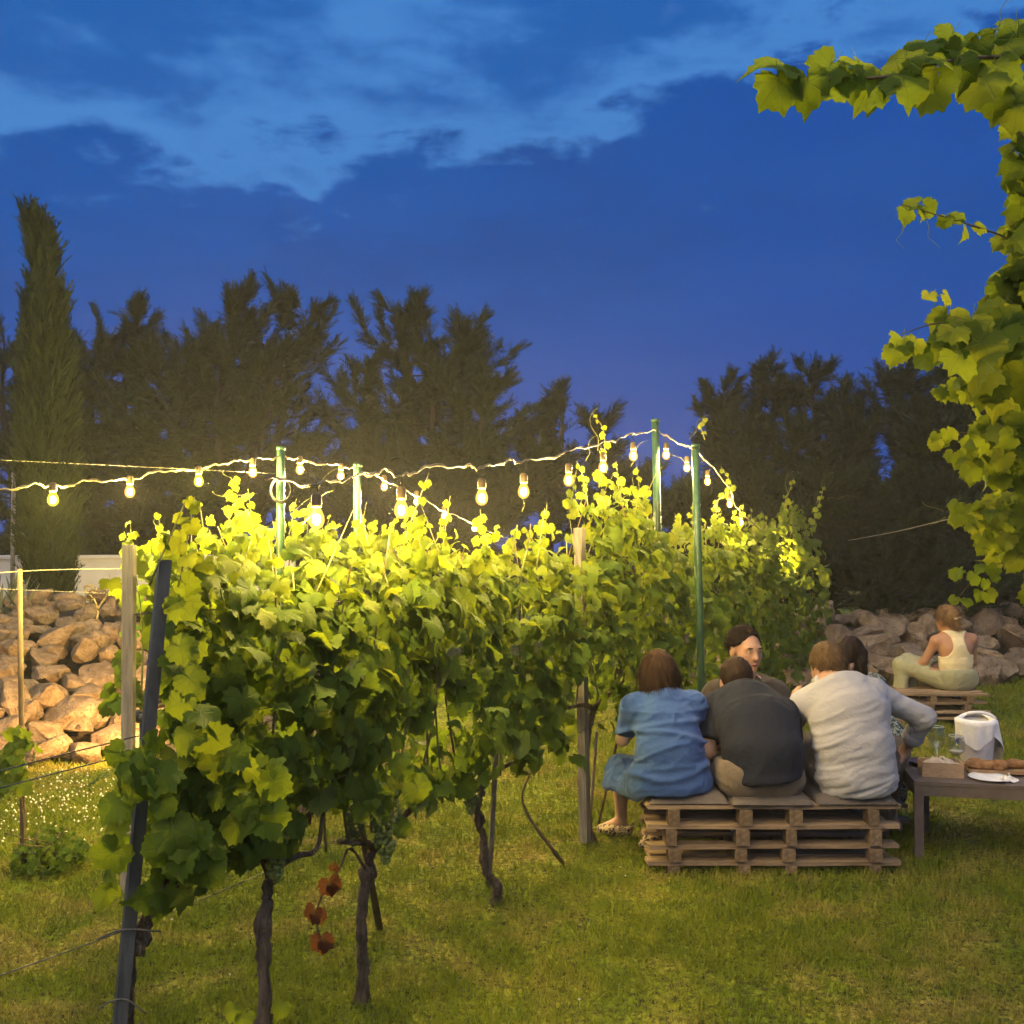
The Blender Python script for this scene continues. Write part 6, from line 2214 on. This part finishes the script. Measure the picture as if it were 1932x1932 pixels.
# ---- man in the white linen shirt -------------------------------------------------------
def man_white():
    J = J_(hip=(1.687, 5.090, 0.455), waist=(1.687, 5.100, 0.595), chest=(1.682, 5.160, 0.730), up=(1.657, 5.230, 0.830), neck=(1.637, 5.280, 0.870),
           shL=(1.492, 5.270, 0.750), shR=(1.822, 5.220, 0.815), elL=(1.452, 5.440, 0.600), elR=(2.075, 5.22, .690), wrL=(1.52, 5.56, .66), wrR=(2.035, 5.36, .505),
           hipL=(1.587, 5.120, 0.440), hipR=(1.787, 5.120, 0.440), knL=(1.55, 5.58, .46), knR=(2.02, 5.46, .45), anL=(1.56, 5.52, .08), anR=(1.95, 5.44, .08), toeL=(1.54, 5.64, .03), toeR=(1.98, 5.56, .03))
    shift(J, (-.025, -.10, 0))
    Fd, Ud = vec(-.28, .92, -.25), vec(-.20, .24, .95)
    hc = vec(1.618, 5.25, .925)
    root, g = seated('person', 'man in a white linen shirt leaning his right hand on his knee, back turned', J, 1.0, SKIN_A, hands=(('R', (-.25, .35, -.9), (.9, -.2, -.2), 1.0, .7, -1), ('L', (.1, .3, .95), (-.9, 0, .1), 1.0, .5, 1)), head=(hc, Fd, Ud, 1.0))
    wh = mat_cloth('white_linen', (.34, .325, .335), (.41, .39, .40), 460)
    latS = J['shR'] - J['shL']
    s = Sdf()
    s.chain([J['hip'] + vec(.0, -.015, -.03), J['waist'], J['chest'], J['up']], [.124, .114, .122, .098], .06, [latS * vec(1, 1, 0), latS * vec(1, 1, .5), latS], [1.52, 1.42, 1.46])
    for a, t in (('L', 1.5), ('R', 1.62)):
        s.cone(J['up'], J['sh' + a], .080, .064, .05)
        limb_sleeve(s, J, a, .060, .045, t, .035)
        e = J['el' + a] + (J['wr' + a] - J['el' + a]) * (t - 1)
        s.cut(lambda P, e=e, d=unit(J['wr' + a] - J['el' + a]): np.where(np.linalg.norm(P - e, axis=-1) < .10, (P - e) @ d, -1))
    s.cut(plane(J['neck'] + vec(0, .0, -.004), (-.2, .55, .82)))
    s.cut(plane((1.66, 5.05, .375), (.07, .1, -1)))

    def drag(V, N):
        back = N[:, 1] < .2
        low = np.clip((.66 - V[:, 2]) / .18, 0, 1)
        f = 1 - 2 * np.abs(vnoise(np.stack([(V[:, 0] - 1.66) * 7, V[:, 1] * 4, (V[:, 2] - .35 * (V[:, 0] - 1.66)) * 46], -1), 4))
        V = V + N * (np.where(back, .010 * low * f, 0))[:, None]
        for z0, am, wd, sl in ((.60, .008, .010, .55), (.655, .007, .010, .45), (.72, .006, .010, .60)):      # folds from the left armpit
            d = V[:, 2] - z0 - sl * (V[:, 0] - 1.53)
            m = np.exp(-((V[:, 0] - 1.53) / .08) ** 2)
            V = V + N * (am * np.exp(-(d / wd) ** 2) * m)[:, None]
        arm = np.clip((V[:, 0] - 1.84) / .04, 0, 1) * np.clip((.74 - V[:, 2]) / .04, 0, 1)
        f2 = vnoise(np.stack([V[:, 0] * 6, V[:, 1] * 6, V[:, 2] * 55], -1), 8)
        return V + N * (.006 * arm * f2)[:, None]
    garment('shirt', s, .0085, wh, root, .0055, 30, (1, 0, .5), 11, 2, drag)
    e = J['elR'] + (J['wrR'] - J['elR']) * .56
    d = unit(J['wrR'] - J['elR'])
    Mq = Vector(d).to_track_quat('Z', 'Y').to_matrix()
    MB().lathe([(.040, -.030), (.051, -.026), (.054, .0), (.052, .026), (.047, .032), (.039, .028), (.039, -.02)], e, 22, Mq).build('rolled_cuff', wh, root)
    cs = Sdf()
    for k in range(12):
        a, a2 = k / 12 * 6.283, (k + 1) / 12 * 6.283
        f = lambda t: J['neck'] + vec(.068 * math.cos(t) - .008, .058 * math.sin(t) - .006, -.006 + .022 * math.sin(t) - .018 * math.cos(t) * .0)
        cs.cone(f(a), f(a2), .015, .015, .01)
    V, Q = cs.mesh(.006)
    link('collar', mesh_np('collar', V, Q, wh), root)
    br = mat_cloth('brown_trousers', (.075, .055, .040), (.105, .078, .056), 380)
    p = Sdf()
    p.chain([J['hip'] + vec(0, -.0, .02), J['hip'] + vec(0, .02, -.03)], [.104, .102], .05, [latS * vec(1, 1, 0)], [1.46])
    for a in 'LR': p.chain([J['hip' + a] + vec(0, .01, -.01), J['kn' + a], J['an' + a]], [.090, .078, .060], .05)
    p.cut(plane((0, 0, .07), (0, 0, -1)))
    garment('trousers', p, .009, br, root, .0035, 26, (.2, 1, .2), 13, 2)
    hm = mat_hair('hair_light_brown', (.050, .030, .015), (.19, .115, .055))
    o, V, N = hair_cap(hc, Fd, Ud, 1.0, .07, -.005, -.075, .013, 8, hm, root, .004)
    Fv, Uv, Rr = head_frame(Fd, Ud)
    flow = lambda P, N_: np.tile((-Uv * .5 - Fv * .3), (len(P), 1))
    strands(V, N, flow, 2200, .030, .0032, hm, root, 9, .5, jitter=.45)
    shm = mat_mottled('brown_shoe_leather', (.06, .035, .02), (.10, .06, .035), 20, .5, .1)
    for a in 'LR': shoe(root, J['an' + a] * vec(1, 1, 0), J['toe' + a] * vec(1, 1, 0), shm, .009)


# ---- man facing the camera --------------------------------------------------------------
def man_facing():
    J = J_(hip=(1.30, 5.92, .46), waist=(1.32, 5.90, .57), chest=(1.33, 5.86, .665), up=(1.33, 5.85, .735), neck=(1.325, 5.83, .805),
           shL=(1.165, 5.85, .685), shR=(1.495, 5.85, .690), elL=(1.08, 5.78, .55), elR=(1.52, 5.78, .55), wrL=(1.20, 5.66, .56), wrR=(1.40, 5.66, .56),
           hipL=(1.21, 5.90, .44), hipR=(1.39, 5.90, .44), knL=(1.21, 5.66, .52), knR=(1.42, 5.66, .52), anL=(1.22, 5.60, .08), anR=(1.42, 5.60, .08), toeL=(1.20, 5.56, .03), toeR=(1.44, 5.56, .03))
    Fd, Ud = vec(.36, -.92, -.10), vec(.02, -.02, 1)
    hc = vec(1.318, 5.80, .955)
    root, g = seated('person', 'dark-haired man in a brown shirt facing the camera across the bench', J, .98, SKIN_A, hands=(('L', (.9, -.2, 0), (0, -.3, 1), .98, .6, -1), ('R', (-.9, -.2, 0), (0, -.3, 1), .98, .6, 1)), head=(hc, Fd, Ud, 1.04))
    eyes(g, Fd, Ud, root, 1.04)
    cl = mat_cloth('brown_shirt_cloth', (.042, .032, .024), (.062, .047, .036), 420)
    latS = J['shR'] - J['shL']
    s = Sdf()
    s.chain([J['hip'], J['waist'], J['chest'], J['up']], [.118, .110, .114, .092], .06, [latS] * 3, [1.45, 1.42, 1.48])
    for a in 'LR':
        s.cone(J['up'], J['sh' + a], .078, .074, .07); limb_sleeve(s, J, a, .074, .056, 1.7)
    s.cut(plane(J['neck'] + vec(0, .0, -.012), (.0, -.30, 1)))
    garment('shirt', s, .0095, cl, root, .004, 26, (.3, 0, 1), 15, 2)
    cs = Sdf()
    for e in (-1, 1):
        cs.cone(J['neck'] + vec(e * .055, .03, .000), J['neck'] + vec(e * .058, -.045, -.022), .015, .016, .01).cone(J['neck'] + vec(e * .058, -.045, -.022), J['neck'] + vec(e * .020, -.085, -.055), .016, .012, .01)
    cs.cone(J['neck'] + vec(-.055, .03, 0), J['neck'] + vec(.055, .03, 0), .015, .015, .01)
    V, Q = cs.mesh(.006); link('collar', mesh_np('collar', V, Q, cl), root)
    p = Sdf()
    for a in 'LR': p.chain([J['hip' + a], J['kn' + a], J['an' + a]], [.10, .082, .06], .05)
    garment('trousers', p, .011, mat_cloth('dark_trousers', (.04, .036, .034), (.06, .054, .05)), root, .004, 26, (.2, 1, .2), 13, 2)
    hm = mat_hair('hair_black_brown', (.008, .005, .004), (.030, .019, .012))

    def quiff(s):
        Fv, Uv, Rr = head_frame(Fd, Ud)
        s.cone(hc - Fv * .03 + Uv * .100, hc + Fv * .035 + Uv * .100 - Rr * .01, .030, .024, .03)
    o, V, N = hair_cap(hc, Fd, Ud, 1.04, .092, .008, -.075, .006, 10, hm, root, .006, quiff)
    Fv, Uv, Rr = head_frame(Fd, Ud)
    flow = lambda P, N_: np.tile((Rr * .5 - Fv * .5), (len(P), 1))
    strands(V, N, flow, 2200, .032, .0034, hm, root, 11, .6, jitter=.5)


# ---- dark-haired woman behind the man in white -------------------------------------------
def woman_dark():
    J = J_(hip=(1.96, 5.90, .46), waist=(1.955, 5.88, .60), chest=(1.93, 5.84, .70), up=(1.91, 5.82, .77), neck=(1.89, 5.80, .82),
           shL=(1.76, 5.82, .745), shR=(2.05, 5.82, .745), elL=(1.73, 5.74, .56), elR=(2.08, 5.74, .55), wrL=(1.85, 5.64, .58), wrR=(2.00, 5.64, .56),
           hipL=(1.87, 5.88, .44), hipR=(2.05, 5.88, .44), knL=(1.88, 5.64, .50), knR=(2.06, 5.64, .50), anL=(1.88, 5.60, .08), anR=(2.06, 5.60, .08), toeL=(1.88, 5.54, .03), toeR=(2.08, 5.54, .03))
    Fd, Ud = vec(-.75, -.60, -.20), vec(-.1, -.2, 1)
    hc = vec(1.885, 5.78, .905)
    root, g = seated('person', 'dark long-haired woman in a patterned dress half hidden behind the man in white', J, .9, SKIN_B, .012, head=(hc, Fd, Ud, .95))
    eyes(g, Fd, Ud, root, .95)
    d = NT('patterned_dress')
    co = d.coords('Object')
    n = d.noise(co, 42, 3, .6, 1.2)
    d.set(d.mix(d.ramp(n, .47, .54), (.025, .032, .025), (.30, .33, .26)), .9)
    latS = J['shR'] - J['shL']
    s = Sdf()
    s.chain([J['hip'], J['waist'], J['chest'], J['up']], [.115, .10, .105, .082], .06, [latS] * 3, [1.45, 1.38, 1.4])
    for a in 'LR':
        s.cone(J['up'], J['sh' + a], .066, .062, .06); limb_sleeve(s, J, a, .062, .055, 1.3)
        s.cone(J['hip' + a], J['kn' + a], .10, .085, .05); s.cone(J['kn' + a], J['an' + a] + vec(0, 0, .12), .085, .085, .05)
    s.cut(plane(J['neck'] + vec(0, .0, -.015), (.0, -.30, 1)))
    garment('dress', s, .011, d.m, root, .004, 26, (.3, 0, 1), 17, 2)
    hm = mat_hair('hair_near_black', (.010, .007, .006), (.035, .022, .015))
    Fv, Uv, Rr = head_frame(Fd, Ud)

    def more(s):
        s.cone(hc - Fv * .045, hc - Fv * .055 - Uv * .17, .075, .06, .03, Rr, 1.2)
        for e in (-1, 1): s.cone(hc + Rr * e * .072 - Fv * .01, hc + Rr * e * .078 - Fv * .0 - Uv * .18, .03, .028, .02)
    o, V, N = hair_cap(hc, Fd, Ud, .97, .08, -.23, -.25, .012, 12, hm, root, .004, more)
    flow = lambda P, N_: np.tile(-Uv, (len(P), 1))
    strands(V, N, flow, 700, .10, .006, hm, root, 13, .10, jitter=.18)


# ---- far woman in the yellow top ---------------------------------------------------------
def woman_yellow():
    B = at(1790, 1300, 8.95)
    bx = B.x + .075
    J = J_(hip=(bx - .01, 8.95, .36), waist=(bx - .01, 8.95, .49), chest=(bx - .01, 8.96, .615), up=(bx - .02, 8.98, .705), neck=(bx - .045, 9.0, .765),
           shL=(bx - .175, 8.97, .675), shR=(bx + .15, 9.0, .69), elL=(bx - .26, 9.02, .49), elR=(bx + .18, 9.05, .48), wrL=(bx - .38, 9.10, .385), wrR=(bx + .05, 9.22, .44),
           hipL=(bx - .10, 8.98, .345), hipR=(bx + .09, 8.98, .345), knL=(bx - .42, 9.12, .45), knR=(bx - .30, 9.30, .46), anL=(bx - .44, 9.10, .06), anR=(bx - .30, 9.2, .06), toeL=(bx - .55, 9.12, .03), toeR=(bx - .40, 9.22, .03))
    Fd, Ud = vec(-.42, .90, -.12), vec(-.05, .05, 1)
    hc = vec(bx - .055, 9.03, .86)
    root, g = seated('person', 'woman in a cream yellow tank top with pinned-up hair on the far bench', J, .93, SKIN_C, hands=(('L', (-.8, .2, -.5), (-.3, 0, .9), .9, .5, 1),), head=(hc, Fd, Ud, .97))
    cream = mat_cloth('cream_yellow_rib_knit', (.62, .50, .28), (.72, .60, .36), 300)
    latS = J['shR'] - J['shL']
    s = Sdf()
    s.chain([J['waist'] + vec(0, 0, -.05), J['waist'], J['chest'], J['up']], [.092, .092, .103, .083], .04, [latS] * 3, [1.5, 1.45, 1.52])
    s.cone(J['up'], J['up'] + vec(-.075, .0, .045), .052, .048, .04); s.cone(J['up'], J['up'] + vec(.07, 0, .04), .052, .048, .04)
    for e, a in ((-1, 'shL'), (1, 'shR')):      # racer back arm holes
        c = J[a] + vec(-e * .028, -.06, -.022)
        s.cut(lambda P, c=c: .095 - np.sqrt(((P[..., 0] - c[0]) / .86) ** 2 + ((P[..., 2] - c[2]) / 1.15) ** 2))
    s.cut(plane(J['neck'] + vec(0, 0, -.014), (0, .35, 1)))
    s.cut(plane(J['waist'] + vec(0, 0, -.072), (0, 0, -1)))
    garment('tank_top', s, .008, cream, root, .0030, 40, (1, 0, .1), 19, 1)
    kh = mat_cloth('khaki_cotton', (.27, .255, .145), (.35, .33, .20), 380)
    p = Sdf()
    p.chain([J['hip'] + vec(0, -.01, .03), J['hip'] + vec(0, .0, -.025)], [.112, .108], .05, [latS], [1.5])
    for a in 'LR': p.chain([J['hip' + a], J['kn' + a], J['an' + a] + vec(0, 0, .05)], [.098, .066, .056], .035)
    p.cut(lambda P: np.where(np.linalg.norm(P - J['hip'], axis=-1) < .23, P[..., 2] - J['hip'][2] - .062 + .25 * (P[..., 1] - J['hip'][1]), -1))
    garment('trousers', p, .009, kh, root, .006, 24, (.6, .5, .3), 21, 2)
    hm = mat_hair('hair_golden_brown', (.07, .036, .016), (.26, .15, .062))
    Fv, Uv, Rr = head_frame(Fd, Ud)

    def more(s):
        s.cone(hc - Fv * .085 + Uv * .03, hc - Fv * .085 - Uv * .05, .045, .035, .03)
        s.cone(hc - Fv * .085 - Uv * .05, hc - Fv * .07 - Uv * .13 + Rr * .03, .03, .018, .03)
    o, V, N = hair_cap(hc, Fd, Ud, .98, .085, -.03, -.15, .012, 14, hm, root, .006, more)
    flow = lambda P, N_: np.cross(N_, np.tile(Fv * .5 + Rr * .5, (len(P), 1))) - .3 * Uv
    strands(V, N, flow, 1200, .07, .005, hm, root, 15, .4)
    clip = Sdf().cone(hc - Fv * .125 + Uv * .0 - Rr * .03, hc - Fv * .125 + Uv * .01 + Rr * .03, .011, .011, .01)
    V, Q = clip.mesh(.004); link('hair_clip', mesh_np('hair_clip', V, Q, NT('horn_clip').set((.55, .40, .22), .35).m), root)
    for a in 'LR': shoe(root, J['an' + a] * vec(1, 1, 0), J['toe' + a] * vec(1, 1, 0), SOCKET, .009)


woman_blue()
man_charcoal()
man_white()
man_facing()
woman_dark()
woman_yellow()

# ------------------------------------------------------------------ haze volume added for a veil of glow round the bulbs
def build_haze():
    m = bpy.data.materials.new('bulb_glow_haze'); m.use_nodes = True
    nt = m.node_tree
    nt.nodes.clear()
    out = nt.nodes.new('ShaderNodeOutputMaterial')
    pv = nt.nodes.new('ShaderNodeVolumePrincipled')
    pv.inputs['Color'].default_value = (.95, .93, .90, 1)
    pv.inputs['Density'].default_value = HAZE
    pv.inputs['Anisotropy'].default_value = .0
    nt.links.new(pv.outputs[0], out.inputs['Volume'])
    o = MB().box((.5, 9, 2.25), (44, 30, 6.5)).build('haze', m, None, False)
    tag(o, 'thin even haze added across the scene for a glow round the bulbs', 'haze', kind='stuff')


HAZE = 0.0023
build_haze()
